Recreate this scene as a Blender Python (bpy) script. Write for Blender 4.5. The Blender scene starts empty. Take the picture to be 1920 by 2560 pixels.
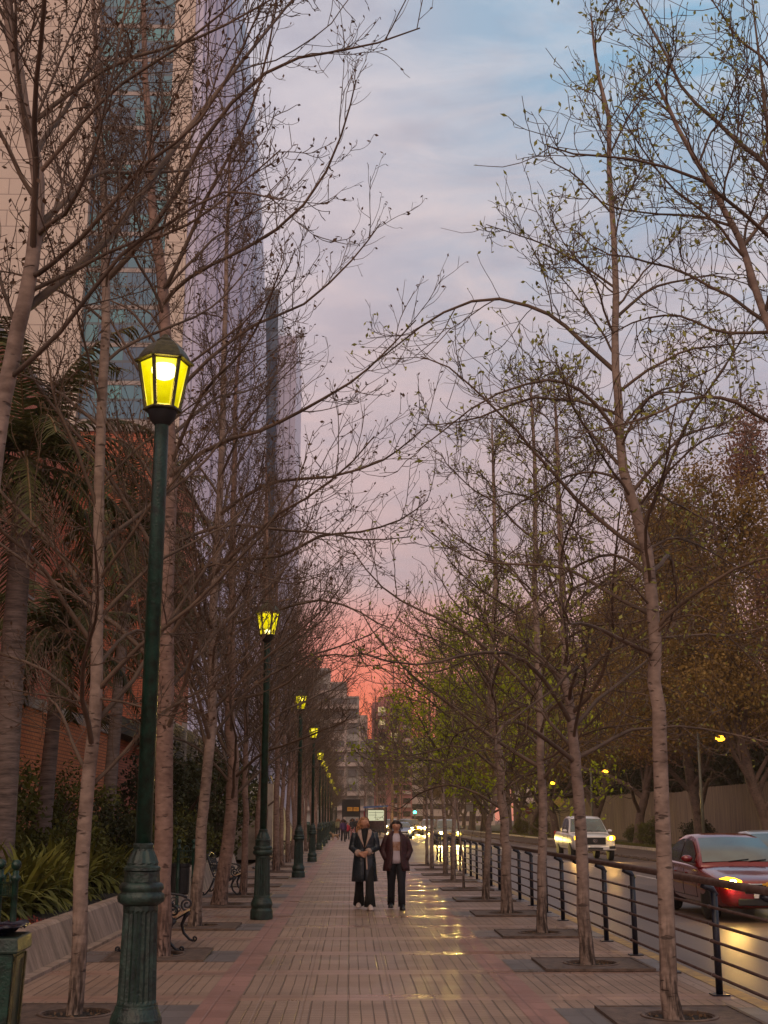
import bpy, bmesh, math, random
import numpy as np
from mathutils import Vector, Matrix
R = math.radians
sc = bpy.context.scene
COL = sc.collection

# ------------------------------------------------------------------ camera
F, CX, CY, PITCH, YAW, CH = 3150.0, 960.0, 1280.0, math.atan(767/3150), 0.02622, 1.62
YAW = math.atan(YAW)
cd = bpy.data.cameras.new('camera'); cam = bpy.data.objects.new('camera', cd); COL.objects.link(cam)
cam.location = (0, 0, CH); cam.rotation_euler = (math.pi/2+PITCH, 0, -YAW)
cd.sensor_fit = 'HORIZONTAL'; cd.sensor_width = 36; cd.lens = 36*F/1920; cd.clip_start = .05; cd.clip_end = 3000
sc.camera = cam

# ------------------------------------------------------------------ sky, sun, exposure
def lin(c):
    return tuple((v/255/12.92 if v/255 <= .04045 else ((v/255+.055)/1.055)**2.4) for v in c)
w = bpy.data.worlds.new('World'); sc.world = w; w.use_nodes = True
nt = w.node_tree; nt.nodes.clear()
def N(t, **k):
    n = nt.nodes.new(t)
    for a, b in k.items():
        setattr(n, a, b)
    return n
def L(a, b): nt.links.new(a, b)
def mth(op, a, b=None, c=None, clamp=False):
    n = N('ShaderNodeMath', operation=op); n.use_clamp = clamp
    for i, v in enumerate((a, b, c)):
        if v is None: continue
        if isinstance(v, (int, float)): n.inputs[i].default_value = v
        else: L(v, n.inputs[i])
    return n.outputs[0]
def mixc(f, a, b, mode='MIX'):
    n = N('ShaderNodeMix', data_type='RGBA', blend_type=mode)
    for i, v in ((0, f), (6, a), (7, b)):
        if isinstance(v, (int, float)): n.inputs[i].default_value = v
        elif isinstance(v, tuple): n.inputs[i].default_value = (*v[:3], 1)
        else: L(v, n.inputs[i])
    return n.outputs[2]
def ramp(f, stops, interp='LINEAR'):
    n = N('ShaderNodeValToRGB'); cr = n.color_ramp; cr.interpolation = interp
    while len(cr.elements) < len(stops): cr.elements.new(.5)
    for e, (p, c) in zip(cr.elements, stops): e.position = p; e.color = (*c[:3], 1)
    if f is not None: L(f, n.inputs[0])
    return n.outputs[0]
tc = N('ShaderNodeTexCoord'); sx = N('ShaderNodeSeparateXYZ'); L(tc.outputs['Generated'], sx.inputs[0])
el = mth('DIVIDE', mth('ARCSINE', sx.outputs[2]), math.pi/2)       # 0..1 = 0..90 deg
az = mth('ARCTAN2', sx.outputs[0], sx.outputs[1])                   # right of street axis, rad
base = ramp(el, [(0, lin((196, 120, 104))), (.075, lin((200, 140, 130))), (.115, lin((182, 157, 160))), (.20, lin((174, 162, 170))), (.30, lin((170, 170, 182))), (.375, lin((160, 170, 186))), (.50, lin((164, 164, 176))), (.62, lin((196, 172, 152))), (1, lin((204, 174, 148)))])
bluef = mth('MULTIPLY', mth('MULTIPLY', mth('MULTIPLY_ADD', az, 3.4, .0, True), mth('MULTIPLY_ADD', el, 3.4, -.42, True)), mth('MULTIPLY_ADD', el, -8, 5.0, True))
base = mixc(bluef, base, lin((112, 168, 200)))
pinkf = mth('MULTIPLY', mth('MULTIPLY_ADD', az, -2.6, .25, True), .75)
base = mixc(pinkf, base, lin((214, 190, 194)))
gl = mth('MULTIPLY', mth('POWER', 2.718, mth('MULTIPLY', mth('MULTIPLY', az, az), -100)), mth('MULTIPLY_ADD', el, -16, 1.8, True))
mp = N('ShaderNodeMapping'); mp.inputs['Scale'].default_value = (1.2, 1, 4.5); mp.inputs['Rotation'].default_value = (0, .12, 0); L(tc.outputs['Generated'], mp.inputs[0])
nz = N('ShaderNodeTexNoise'); nz.inputs['Scale'].default_value = 5.0; nz.inputs['Detail'].default_value = 8; nz.inputs['Roughness'].default_value = .62; nz.inputs['Distortion'].default_value = .6; L(mp.outputs[0], nz.inputs[0])
cl = mth('MULTIPLY_ADD', nz.outputs[0], 3.2, -1.25, True)
cl2 = mth('MULTIPLY', cl, .62)
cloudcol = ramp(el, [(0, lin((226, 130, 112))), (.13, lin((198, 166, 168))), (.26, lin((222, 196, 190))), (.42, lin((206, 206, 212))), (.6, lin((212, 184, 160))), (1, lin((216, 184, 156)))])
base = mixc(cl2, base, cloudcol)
nz2 = N('ShaderNodeTexNoise'); nz2.inputs['Scale'].default_value = 9; nz2.inputs['Detail'].default_value = 8; L(mp.outputs[0], nz2.inputs[0])
base = mixc(mth('MULTIPLY', mth('MULTIPLY_ADD', nz2.outputs[0], 4, -1.8, True), .42), base, lin((146, 144, 160)))
base = mixc(gl, base, lin((255, 96, 62)))
sky = N('ShaderNodeTexSky', sky_type='NISHITA'); sky.sun_disc = False; sky.sun_elevation = R(3); sky.sun_rotation = R(0)
bg1 = N('ShaderNodeBackground'); L(sky.outputs[0], bg1.inputs[0]); bg1.inputs[1].default_value = .004
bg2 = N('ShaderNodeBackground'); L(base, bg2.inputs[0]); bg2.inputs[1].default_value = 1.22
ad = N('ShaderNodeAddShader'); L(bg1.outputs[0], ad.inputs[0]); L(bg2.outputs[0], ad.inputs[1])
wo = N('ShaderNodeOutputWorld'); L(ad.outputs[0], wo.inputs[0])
sd = bpy.data.lights.new('sun', 'SUN'); sd.energy = 1.3; sd.angle = R(50); sd.color = (1, .70, .45)
so = bpy.data.objects.new('sun', sd); COL.objects.link(so); so.rotation_euler = (R(50), 0, R(-12))
so.location = (0, -50, 60)
sc.view_settings.view_transform = 'Standard'; sc.view_settings.look = 'None'; sc.view_settings.exposure = 0; sc.view_settings.gamma = 1
sc.cycles.max_bounces = 5; sc.cycles.diffuse_bounces = 2; sc.cycles.glossy_bounces = 3; sc.cycles.transparent_max_bounces = 12
sc.cycles.sample_clamp_indirect = 4

# ------------------------------------------------------------------ picture <-> place helpers
_m = Matrix.Rotation(-YAW, 3, 'Z') @ Matrix.Rotation(math.pi/2+PITCH, 3, 'X')
def ray(px, py): return _m @ Vector(((px-CX)/F, -(py-CY)/F, -1))
def W(px, py, Y):                      # the point of the line of sight at street distance Y
    d = ray(px, py); t = Y/d.y; return Vector((0, 0, CH)) + d*t
def G(px, py, z=0.0):
    d = ray(px, py); t = (z-CH)/d.z; return Vector((0, 0, CH)) + d*t

# ------------------------------------------------------------------ object helpers
def tag(o, label=None, cat=None, group=None, kind=None):
    if label: o['label'] = label
    if cat: o['category'] = cat
    if group: o['group'] = group
    if kind: o['kind'] = kind
    return o
def empty(name, loc=(0, 0, 0), rz=0, label=None, cat=None, group=None):
    o = bpy.data.objects.new(name, None); COL.objects.link(o); o.location = loc; o.rotation_euler = (0, 0, rz)
    o.empty_display_size = .2
    return tag(o, label, cat, group)
def link(name, me, m, parent=None, smooth=False):
    if m is not None: me.materials.append(m)
    if smooth: me.polygons.foreach_set('use_smooth', [True]*len(me.polygons))
    o = bpy.data.objects.new(name, me); COL.objects.link(o)
    if parent: o.parent = parent
    return o
def copy_tree(o, parent=None):
    c = o.copy(); COL.objects.link(c); c.parent = parent
    for ch in [x for x in COL.objects if x.parent == o]: copy_tree(ch, c)
    return c
_children = {}
class MB:                              # collects shapes into one mesh
    def __init__(s): s.v = []; s.f = []
    def add(s, vs, fs):
        b = len(s.v); s.v += [tuple(v) for v in vs]; s.f += [tuple(i+b for i in f) for f in fs]; return s
    def box(s, c, d, rz=0, rx=0, ry=0, taper=1):
        x, y, z = d[0]/2, d[1]/2, d[2]/2
        M_ = Matrix.Rotation(rz, 3, 'Z') @ Matrix.Rotation(ry, 3, 'Y') @ Matrix.Rotation(rx, 3, 'X')
        vs = [Vector(c)+M_ @ Vector((i*x*(taper if k > 0 else 1), j*y*(taper if k > 0 else 1), k*z)) for k in (-1, 1) for j in (-1, 1) for i in (-1, 1)]
        return s.add(vs, [(0, 2, 3, 1), (4, 5, 7, 6), (0, 1, 5, 4), (2, 6, 7, 3), (0, 4, 6, 2), (1, 3, 7, 5)])
    def b2(s, x0, x1, y0, y1, z0, z1): return s.box(((x0+x1)/2, (y0+y1)/2, (z0+z1)/2), (x1-x0, y1-y0, z1-z0))
    def tube(s, pts, rad, n=8, cap=True, flat=1.0):
        pts = [Vector(p) for p in pts]; m = len(pts)
        if isinstance(rad, (int, float)): rad = [rad]*m
        up = None; b = len(s.v)
        for i, p in enumerate(pts):
            t = (pts[min(i+1, m-1)]-pts[max(i-1, 0)]).normalized()
            if up is None: up = Vector((0, 0, 1)) if abs(t.z) < .9 else Vector((0, 1, 0))
            a = t.cross(up)
            if a.length < 1e-4: a = t.orthogonal()
            a.normalize(); c = a.cross(t).normalized(); up = c
            for k in range(n):
                th = 2*math.pi*k/n; s.v.append(tuple(p+(a*math.cos(th)+c*math.sin(th)*flat)*rad[i]))
        for i in range(m-1):
            for k in range(n):
                k2 = (k+1) % n; s.f.append((b+i*n+k, b+i*n+k2, b+(i+1)*n+k2, b+(i+1)*n+k))
        if cap:
            s.f.append(tuple(b+k for k in range(n))[::-1]); s.f.append(tuple(b+(m-1)*n+k for k in range(n)))
        return s
    def lathe(s, prof, c=(0, 0, 0), n=24, flute=None, rot=0):
        b = len(s.v); m = len(prof)
        for i, (r, z) in enumerate(prof):
            for k in range(n):
                th = rot+2*math.pi*k/n; q = r*(1-(flute[i] if flute else 0)*(k % 2))
                s.v.append((c[0]+q*math.cos(th), c[1]+q*math.sin(th), c[2]+z))
        for i in range(m-1):
            for k in range(n):
                k2 = (k+1) % n; s.f.append((b+i*n+k, b+i*n+k2, b+(i+1)*n+k2, b+(i+1)*n+k))
        s.f.append(tuple(b+k for k in range(n))[::-1]); s.f.append(tuple(b+(m-1)*n+k for k in range(n)))
        return s
    def loft(s, rings, cap=True, closed=True):
        n = len(rings[0]); b = len(s.v)
        for r in rings: s.v += [tuple(p) for p in r]
        for i in range(len(rings)-1):
            for k in range(n if closed else n-1):
                k2 = (k+1) % n; s.f.append((b+i*n+k, b+i*n+k2, b+(i+1)*n+k2, b+(i+1)*n+k))
        if cap and closed:
            s.f.append(tuple(b+k for k in range(n))[::-1]); s.f.append(tuple(b+(len(rings)-1)*n+k for k in range(n)))
        return s
    def ball(s, c, r, n=12, m=8, sq=(1, 1, 1)):
        rings = []
        for i in range(1, m):
            ph = math.pi*i/m; rings.append([(c[0]+r*sq[0]*math.sin(ph)*math.cos(2*math.pi*k/n), c[1]+r*sq[1]*math.sin(ph)*math.sin(2*math.pi*k/n), c[2]-r*sq[2]*math.cos(ph)) for k in range(n)])
        return s.loft(rings)
    def patch(s, P):                    # P: rows of points
        b = len(s.v); n = len(P[0])
        for r in P: s.v += [tuple(p) for p in r]
        for i in range(len(P)-1):
            for k in range(n-1): s.f.append((b+i*n+k, b+i*n+k+1, b+(i+1)*n+k+1, b+(i+1)*n+k))
        return s
    def mesh(s, name):
        me = bpy.data.meshes.new(name); me.from_pydata(s.v, [], s.f); me.update(); return me
    def build(s, name, m, parent=None, smooth=False, bevel=0, solid=0, sub=0):
        o = link(name, s.mesh(name), m, parent, smooth)
        if solid: md = o.modifiers.new('s', 'SOLIDIFY'); md.thickness = solid; md.offset = 0
        if sub: md = o.modifiers.new('u', 'SUBSURF'); md.levels = sub; md.render_levels = sub
        if bevel: md = o.modifiers.new('b', 'BEVEL'); md.width = bevel; md.segments = 2; md.limit_method = 'ANGLE'
        return o
def np_mesh(name, V, Fq):
    me = bpy.data.meshes.new(name); V = np.asarray(V, np.float32); Fq = np.asarray(Fq, np.int32)
    me.vertices.add(len(V)); me.vertices.foreach_set('co', V.ravel())
    k = Fq.shape[1]; me.loops.add(Fq.size); me.loops.foreach_set('vertex_index', Fq.ravel())
    me.polygons.add(len(Fq)); me.polygons.foreach_set('loop_start', np.arange(0, Fq.size, k, dtype=np.int32))
    me.update(calc_edges=True); me.validate(); return me
def bake(o):                            # modifiers -> plain mesh
    dg = bpy.context.evaluated_depsgraph_get(); dg.update()
    me = bpy.data.meshes.new_from_object(o.evaluated_get(dg)); o.modifiers.clear(); o.data = me; return o

# ------------------------------------------------------------------ materials
def mat(name, col, rough=.65, metal=0, var=.18, scale=6, bump=0, bscale=None, stretch=(1, 1, 1), col2=None, spec=None, coat=0, rvar=0, emis=None, estr=0, detail=6, world=False):
    global nt
    m = bpy.data.materials.new(name); m.use_nodes = True; nt = m.node_tree; nt.nodes.clear()
    p = N('ShaderNodeBsdfPrincipled'); out = N('ShaderNodeOutputMaterial'); L(p.outputs[0], out.inputs[0])
    tc = N('ShaderNodeTexCoord'); mp = N('ShaderNodeMapping'); mp.inputs['Scale'].default_value = stretch
    if world: g = N('ShaderNodeNewGeometry'); L(g.outputs['Position'], mp.inputs[0])
    else: L(tc.outputs['Object'], mp.inputs[0])
    nz = N('ShaderNodeTexNoise'); nz.inputs['Scale'].default_value = scale; nz.inputs['Detail'].default_value = detail; nz.inputs['Roughness'].default_value = .62; L(mp.outputs[0], nz.inputs[0])
    c2 = col2 or tuple(v*(1-var*1.6) for v in col); c1 = col if col2 else tuple(min(1, v*(1+var)) for v in col)
    L(ramp(nz.outputs[0], [(.3, c2), (.7, c1)]), p.inputs['Base Color'])
    p.inputs['Metallic'].default_value = metal
    if rvar: L(mth('MULTIPLY_ADD', nz.outputs[0], rvar*2, rough-rvar, True), p.inputs['Roughness'])
    else: p.inputs['Roughness'].default_value = rough
    if spec is not None: p.inputs['Specular IOR Level'].default_value = spec
    if coat: p.inputs['Coat Weight'].default_value = coat; p.inputs['Coat Roughness'].default_value = .06
    if bump:
        n2 = N('ShaderNodeTexNoise'); n2.inputs['Scale'].default_value = bscale or scale*3; n2.inputs['Detail'].default_value = 5; L(mp.outputs[0], n2.inputs[0])
        b = N('ShaderNodeBump'); b.inputs['Strength'].default_value = bump; b.inputs['Distance'].default_value = .03; L(n2.outputs[0], b.inputs['Height']); L(b.outputs[0], p.inputs['Normal'])
    if emis: p.inputs['Emission Color'].default_value = (*emis, 1); p.inputs['Emission Strength'].default_value = estr
    m['_p'] = 1
    return m
def emat(name, col, s):
    m = bpy.data.materials.new(name); m.use_nodes = True; n = m.node_tree; n.nodes.clear()
    e = n.nodes.new('ShaderNodeEmission'); e.inputs[0].default_value = (*col, 1); e.inputs[1].default_value = s
    o = n.nodes.new('ShaderNodeOutputMaterial'); n.links.new(e.outputs[0], o.inputs[0]); return m
def leafmat(name, c1, c2, c3=None, trans=.25, scale=.8):
    global nt
    m = bpy.data.materials.new(name); m.use_nodes = True; nt = m.node_tree; nt.nodes.clear()
    out = N('ShaderNodeOutputMaterial'); g = N('ShaderNodeNewGeometry'); tc = N('ShaderNodeTexCoord')
    nz = N('ShaderNodeTexNoise'); nz.inputs['Scale'].default_value = scale; nz.inputs['Detail'].default_value = 4; L(tc.outputs['Object'], nz.inputs[0])
    f = mth('ADD', mth('MULTIPLY', g.outputs['Random Per Island'], .55), mth('MULTIPLY_ADD', nz.outputs[0], 1.6, -.55, True))
    c = ramp(mth('MULTIPLY', f, .68), [(0, c1), (.5, c2), (1, c3 or c2)])
    p = N('ShaderNodeBsdfPrincipled'); L(c, p.inputs['Base Color']); p.inputs['Roughness'].default_value = .6; p.inputs['Specular IOR Level'].default_value = .25
    t = N('ShaderNodeBsdfTranslucent'); L(c, t.inputs[0]); mx = N('ShaderNodeMixShader'); mx.inputs[0].default_value = trans
    L(p.outputs[0], mx.inputs[1]); L(t.outputs[0], mx.inputs[2]); L(mx.outputs[0], out.inputs[0]); return m

M = {}
def bark(name, c1, c2, marks=1.0):
    global nt
    m = bpy.data.materials.new(name); m.use_nodes = True; nt = m.node_tree; nt.nodes.clear()
    p = N('ShaderNodeBsdfPrincipled'); out = N('ShaderNodeOutputMaterial'); L(p.outputs[0], out.inputs[0])
    tc = N('ShaderNodeTexCoord'); mp = N('ShaderNodeMapping'); mp.inputs['Scale'].default_value = (1, 1, 1.8); L(tc.outputs['Object'], mp.inputs[0])
    nz = N('ShaderNodeTexNoise'); nz.inputs['Scale'].default_value = 11; nz.inputs['Detail'].default_value = 7; L(mp.outputs[0], nz.inputs[0])
    nl = N('ShaderNodeTexNoise'); nl.inputs['Scale'].default_value = 3.1; L(tc.outputs['Object'], nl.inputs[0])
    mp2 = N('ShaderNodeMapping'); mp2.inputs['Scale'].default_value = (7, 7, 24); L(tc.outputs['Object'], mp2.inputs[0])
    vo = N('ShaderNodeTexNoise'); vo.inputs['Scale'].default_value = 1; vo.inputs['Detail'].default_value = 2; L(mp2.outputs[0], vo.inputs[0])
    mk = mth('MULTIPLY_ADD', vo.outputs[0], 13, -8.2, True)
    sp = N('ShaderNodeSeparateXYZ'); L(tc.outputs['Object'], sp.inputs[0])
    foot = mth('MULTIPLY_ADD', sp.outputs[2], -1.1, 1.15, True)      # the rough, furrowed old bark of the foot
    c = ramp(mth('MULTIPLY_ADD', nl.outputs[0], .5, mth('MULTIPLY', nz.outputs[0], .5)), [(.32, c1), (.66, c2)])
    c = mixc(mth('MULTIPLY', mk, .75*marks), c, tuple(v*.3 for v in c1))
    mp3 = N('ShaderNodeMapping'); mp3.inputs['Scale'].default_value = (30, 30, 6); L(tc.outputs['Object'], mp3.inputs[0])
    fu = N('ShaderNodeTexNoise'); fu.inputs['Scale'].default_value = 1; fu.inputs['Detail'].default_value = 4; L(mp3.outputs[0], fu.inputs[0])
    ff = mth('MULTIPLY', foot, mth('MULTIPLY_ADD', fu.outputs[0], 6, -2.6, True))
    c = mixc(ff, c, tuple(v*.35 for v in c1))
    L(c, p.inputs['Base Color']); p.inputs['Roughness'].default_value = .8; p.inputs['Specular IOR Level'].default_value = .3
    b = N('ShaderNodeBump'); b.inputs['Strength'].default_value = .7; b.inputs['Distance'].default_value = .012
    L(mth('SUBTRACT', mth('SUBTRACT', nz.outputs[0], mk), mth('MULTIPLY', ff, 1.2)), b.inputs['Height']); L(b.outputs[0], p.inputs['Normal'])
    return m
M['bark'] = bark('grey_brown_bark', (.12, .082, .066), (.33, .245, .20))
M['bark2'] = bark('reddish_bark', (.12, .07, .055), (.31, .205, .165))
M['bark3'] = bark('dark_rough_bark', (.06, .04, .032), (.16, .105, .08))
M['twig'] = mat('twig_bark', (.115, .074, .050), .75, var=.4, scale=1.5)
M['twig2'] = mat('olive_twig_bark', (.11, .082, .05), .75, var=.4, scale=1.5)
M['bud'] = leafmat('brown_bud', (.06, .03, .02), (.12, .07, .04), (.20, .15, .06), .15, 1.5)
M['budg'] = leafmat('young_green_leaf', (.12, .12, .03), (.34, .34, .08), (.55, .55, .2), .4, 1.2)
M['leafg'] = leafmat('spring_leaf', (.18, .22, .012), (.42, .48, .03), (.66, .70, .06), .45, 1)
M['leafbr'] = leafmat('brown_olive_leaf', (.09, .05, .014), (.25, .155, .04), (.42, .30, .08), .3, .33)
M['leafrd'] = leafmat('russet_leaf', (.12, .06, .04), (.26, .13, .085), (.38, .24, .15), .35, .33)
M['leafdk'] = leafmat('dark_evergreen_leaf', (.010, .014, .005), (.04, .046, .014), (.085, .09, .03), .15, .6)
M['leafsh'] = leafmat('shrub_leaf', (.03, .035, .008), (.12, .125, .026), (.24, .23, .05), .2, 2)
M['strap'] = leafmat('strap_leaf', (.035, .04, .008), (.17, .17, .03), (.36, .33, .09), .2, 2)
M['palm'] = leafmat('palm_leaf', (.02, .024, .007), (.085, .085, .024), (.17, .165, .05), .2, 1.2)
M['green'] = mat('dark_green_paint', (.006, .038, .026), .34, var=.5, scale=14, bump=.25, bscale=60, rvar=.12, spec=.5)
M['greend'] = mat('weathered_dark_green_paint', (.013, .034, .027), .45, var=.6, scale=9, bump=.3, bscale=45, rvar=.1)
M['cap'] = mat('lantern_metal', (.07, .062, .025), .5, metal=.3, var=.4, scale=18, bump=.3)
M['navy'] = mat('navy_painted_steel', (.006, .009, .022), .35, var=.5, scale=20, bump=.2)
M['railm'] = mat('rusty_brown_pipe', (.13, .085, .075), .42, metal=.35, var=.4, scale=7, rvar=.1, col2=(.055, .03, .024))
M['iron'] = mat('black_cast_iron', (.010, .012, .020), .38, var=.4, scale=20)
M['slat'] = mat('varnished_slat', (.45, .24, .12), .35, var=.35, scale=6, stretch=(20, 1, 20))
M['conc'] = mat('stained_concrete', (.44, .33, .27), .85, var=.5, scale=2.0, bump=.6, bscale=26, stretch=(1, 2.6, .5), col2=(.13, .095, .075))
M['conc2'] = mat('pale_concrete', (.38, .32, .28), .8, var=.25, scale=2, bump=.3)
M['soil'] = mat('dark_soil', (.02, .014, .01), .95, var=.4, scale=30, bump=.8)
M['mulch'] = leafmat('red_mulch', (.09, .02, .012), (.26, .05, .035), (.38, .10, .07), 0, 4)
M['grass'] = leafmat('grass_blade', (.05, .05, .01), (.12, .12, .02), (.2, .19, .04), .2, 2)
M['grate'] = mat('rusty_grate', (.115, .078, .06), .6, metal=.1, var=.4, scale=9, bump=.3)
M['black'] = mat('black_rubber', (.012, .012, .013), .7, var=.3, scale=10)
M['bag'] = mat('black_plastic_bag', (.010, .012, .030), .22, var=.4, scale=10, bump=.4, bscale=30)
M['glassdk'] = mat('dark_car_glass', (.02, .025, .03), .06, var=.3, scale=2, coat=.5)
M['screen'] = mat('windscreen_glass', (.03, .06, .06), .10, var=.5, scale=2, coat=1, spec=.8)
M['chrome'] = mat('chrome', (.6, .6, .6), .2, metal=1, var=.1)
M['gold'] = mat('gold_emblem', (.75, .45, .06), .3, metal=.7, var=.1)
M['rim'] = mat('alloy_rim', (.35, .34, .34), .3, metal=.8, var=.1)
M['plate'] = mat('number_plate', (.6, .58, .56), .5, var=.1)
M['white'] = mat('white_paint', (.62, .58, .56), .35, var=.08, scale=3, coat=.5)
M['road'] = None

def brick_mat(name, c1, c2, mortar, axis, bw=.24, bh=.085, mort=.012, rough=.85, dark=.35):
    global nt
    m = bpy.data.materials.new(name); m.use_nodes = True; nt = m.node_tree; nt.nodes.clear()
    p = N('ShaderNodeBsdfPrincipled'); out = N('ShaderNodeOutputMaterial'); L(p.outputs[0], out.inputs[0])
    g = N('ShaderNodeNewGeometry'); sp = N('ShaderNodeSeparateXYZ'); L(g.outputs['Position'], sp.inputs[0])
    cb = N('ShaderNodeCombineXYZ'); L(mth('ADD', sp.outputs[0], sp.outputs[1]), cb.inputs[0]); L(sp.outputs[2], cb.inputs[1])
    b = N('ShaderNodeTexBrick'); L(cb.outputs[0], b.inputs[0]); b.inputs['Color1'].default_value = (*c1, 1); b.inputs['Color2'].default_value = (*c2, 1); b.inputs['Mortar'].default_value = (*mortar, 1)
    b.inputs['Scale'].default_value = 1; b.inputs['Mortar Size'].default_value = mort; b.inputs['Brick Width'].default_value = bw; b.inputs['Row Height'].default_value = bh; b.inputs['Mortar Smooth'].default_value = .1
    nz = N('ShaderNodeTexNoise'); nz.inputs['Scale'].default_value = .9; nz.inputs['Detail'].default_value = 6; L(g.outputs['Position'], nz.inputs[0])
    c = mixc(mth('MULTIPLY_ADD', nz.outputs[0], 2.2, -.75, True), tuple(v*dark for v in c1), b.outputs[0])
    c = mixc(.45, b.outputs[0], c)
    L(c, p.inputs['Base Color']); p.inputs['Roughness'].default_value = rough
    bp = N('ShaderNodeBump'); bp.inputs['Strength'].default_value = .6; bp.inputs['Distance'].default_value = .01; L(mth('SUBTRACT', 1.0, b.outputs[1]), bp.inputs['Height']); L(bp.outputs[0], p.inputs['Normal'])
    return m
M['brick'] = brick_mat('orange_red_brick', (.78, .27, .10), (.62, .20, .08), (.22, .10, .06), 'y')
M['brickr'] = brick_mat('plain_red_brick', (.68, .21, .11), (.56, .165, .095), (.24, .09, .06), 'x')

def paving(name, colA, colB, grooves=True, rbase=.36):
    """small tiles with long grooves, a smooth cross row every two metres, worn and damp in patches"""
    global nt
    m = bpy.data.materials.new(name); m.use_nodes = True; nt = m.node_tree; nt.nodes.clear()
    p = N('ShaderNodeBsdfPrincipled'); out = N('ShaderNodeOutputMaterial'); L(p.outputs[0], out.inputs[0])
    g = N('ShaderNodeNewGeometry'); sp = N('ShaderNodeSeparateXYZ')
    wv = N('ShaderNodeTexNoise'); wv.inputs['Scale'].default_value = 1.3; wv.inputs['Detail'].default_value = 2; L(g.outputs['Position'], wv.inputs[0])
    L(g.outputs['Position'], sp.inputs[0])
    x = mth('MULTIPLY_ADD', wv.outputs[0], .014, sp.outputs[0]); y = mth('MULTIPLY_ADD', wv.outputs[0], .02, sp.outputs[1])
    def line(v, per, wd, off=0.0):     # 1 on a line
        a = mth('PINGPONG', mth('ADD', v, off), per/2)       # 0 at multiples of per
        return mth('SUBTRACT', 1.0, mth('DIVIDE', mth('SUBTRACT', a, wd*.5), wd*.6), None, True)
    sm = mth('PINGPONG', mth('SUBTRACT', y, .5), 1.0)
    smooth = mth('LESS_THAN', sm, .2)
    gx = line(x, .11, .0065); jx = line(x, .33, .010); jy = line(y, .4, .008, .3)
    fy = mth('MULTIPLY', line(y, .10, .009), .42)
    rough_zone = mth('SUBTRACT', 1.0, smooth)
    if grooves:
        lines = mth('MAXIMUM', mth('MULTIPLY', mth('MAXIMUM', mth('MULTIPLY', gx, .8), mth('MAXIMUM', mth('MULTIPLY', jx, .85), fy)), rough_zone), mth('MULTIPLY', mth('MAXIMUM', jy, mth('MULTIPLY', line(x, .4, .012), .6)), .55))
    else:
        lines = mth('MULTIPLY', mth('MAXIMUM', jy, line(x, .4, .012)), .4)
    # per tile tone
    cb = N('ShaderNodeCombineXYZ'); L(mth('FLOOR', mth('DIVIDE', x, .33)), cb.inputs[0]); L(mth('FLOOR', mth('DIVIDE', mth('ADD', y, .3), .4)), cb.inputs[1])
    wn = N('ShaderNodeTexWhiteNoise', noise_dimensions='2D'); L(cb.outputs[0], wn.inputs[0])
    n1 = N('ShaderNodeTexNoise'); n1.inputs['Scale'].default_value = .7; n1.inputs['Detail'].default_value = 8; n1.inputs['Roughness'].default_value = .65; L(g.outputs['Position'], n1.inputs[0])
    n3 = N('ShaderNodeTexNoise'); n3.inputs['Scale'].default_value = 45; n3.inputs['Detail'].default_value = 3; L(g.outputs['Position'], n3.inputs[0])
    tone = mth('ADD', mth('MULTIPLY', wn.outputs[0], .28), mth('ADD', mth('MULTIPLY', n1.outputs[0], .55), mth('MULTIPLY', n3.outputs[0], .25)))
    dk = tuple(v*.55 for v in colA)
    c = ramp(tone, [(.25, dk), (.78, colA)])
    c = mixc(mth('MULTIPLY', smooth, .65), c, ramp(tone, [(.25, tuple(v*.6 for v in colB)), (.78, colB)]))
    c = mixc(mth('MULTIPLY', lines, .92), c, tuple(v*.2 for v in colA))
    sn = N('ShaderNodeTexNoise'); sn.inputs['Scale'].default_value = 2.6; sn.inputs['Detail'].default_value = 9; sn.inputs['Roughness'].default_value = .7; L(g.outputs['Position'], sn.inputs[0])
    c = mixc(mth('MULTIPLY', mth('MULTIPLY_ADD', sn.outputs[0], 7, -4.2, True), .55), c, tuple(v*.4 for v in colA))
    L(c, p.inputs['Base Color'])
    wet = N('ShaderNodeTexNoise'); wet.inputs['Scale'].default_value = .6; wet.inputs['Detail'].default_value = 5; L(g.outputs['Position'], wet.inputs[0])
    wf = mth('MULTIPLY_ADD', wet.outputs[0], 6.0, -2.8, True)
    ro = mth('SUBTRACT', mth('SUBTRACT', rbase+.16, mth('MULTIPLY', wf, .20)), mth('MULTIPLY', smooth, .14))
    damp = mth('MULTIPLY', mth('SUBTRACT', 1.15, mth('MULTIPLY', mth('ABSOLUTE', mth('SUBTRACT', sp.outputs[0], 1.7)), .95), None, True), mth('MULTIPLY_ADD', n1.outputs[0], 5, -1.9, True))
    damp = mth('MULTIPLY', damp, mth('MULTIPLY_ADD', sp.outputs[1], .3, -4.0, True))
    ro = mth('SUBTRACT', ro, mth('MULTIPLY', damp, mth('MULTIPLY_ADD', smooth, .13, .13)))
    L(mth('ADD', ro, mth('MULTIPLY', n3.outputs[0], .08)), p.inputs['Roughness'])
    p.inputs['Specular IOR Level'].default_value = .5
    bp = N('ShaderNodeBump'); bp.inputs['Strength'].default_value = .8; bp.inputs['Distance'].default_value = .008
    L(mth('ADD', mth('SUBTRACT', 1.0, lines), mth('MULTIPLY', n3.outputs[0], .25)), bp.inputs['Height']); L(bp.outputs[0], p.inputs['Normal'])
    return m
M['pave'] = paving('grooved_paving', (.35, .235, .175), (.37, .22, .17))
M['paver'] = paving('pink_paving', (.35, .185, .155), (.35, .185, .155), False)
M['paveg'] = paving('grey_paving', (.17, .15, .15), (.17, .15, .15), False)
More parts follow.
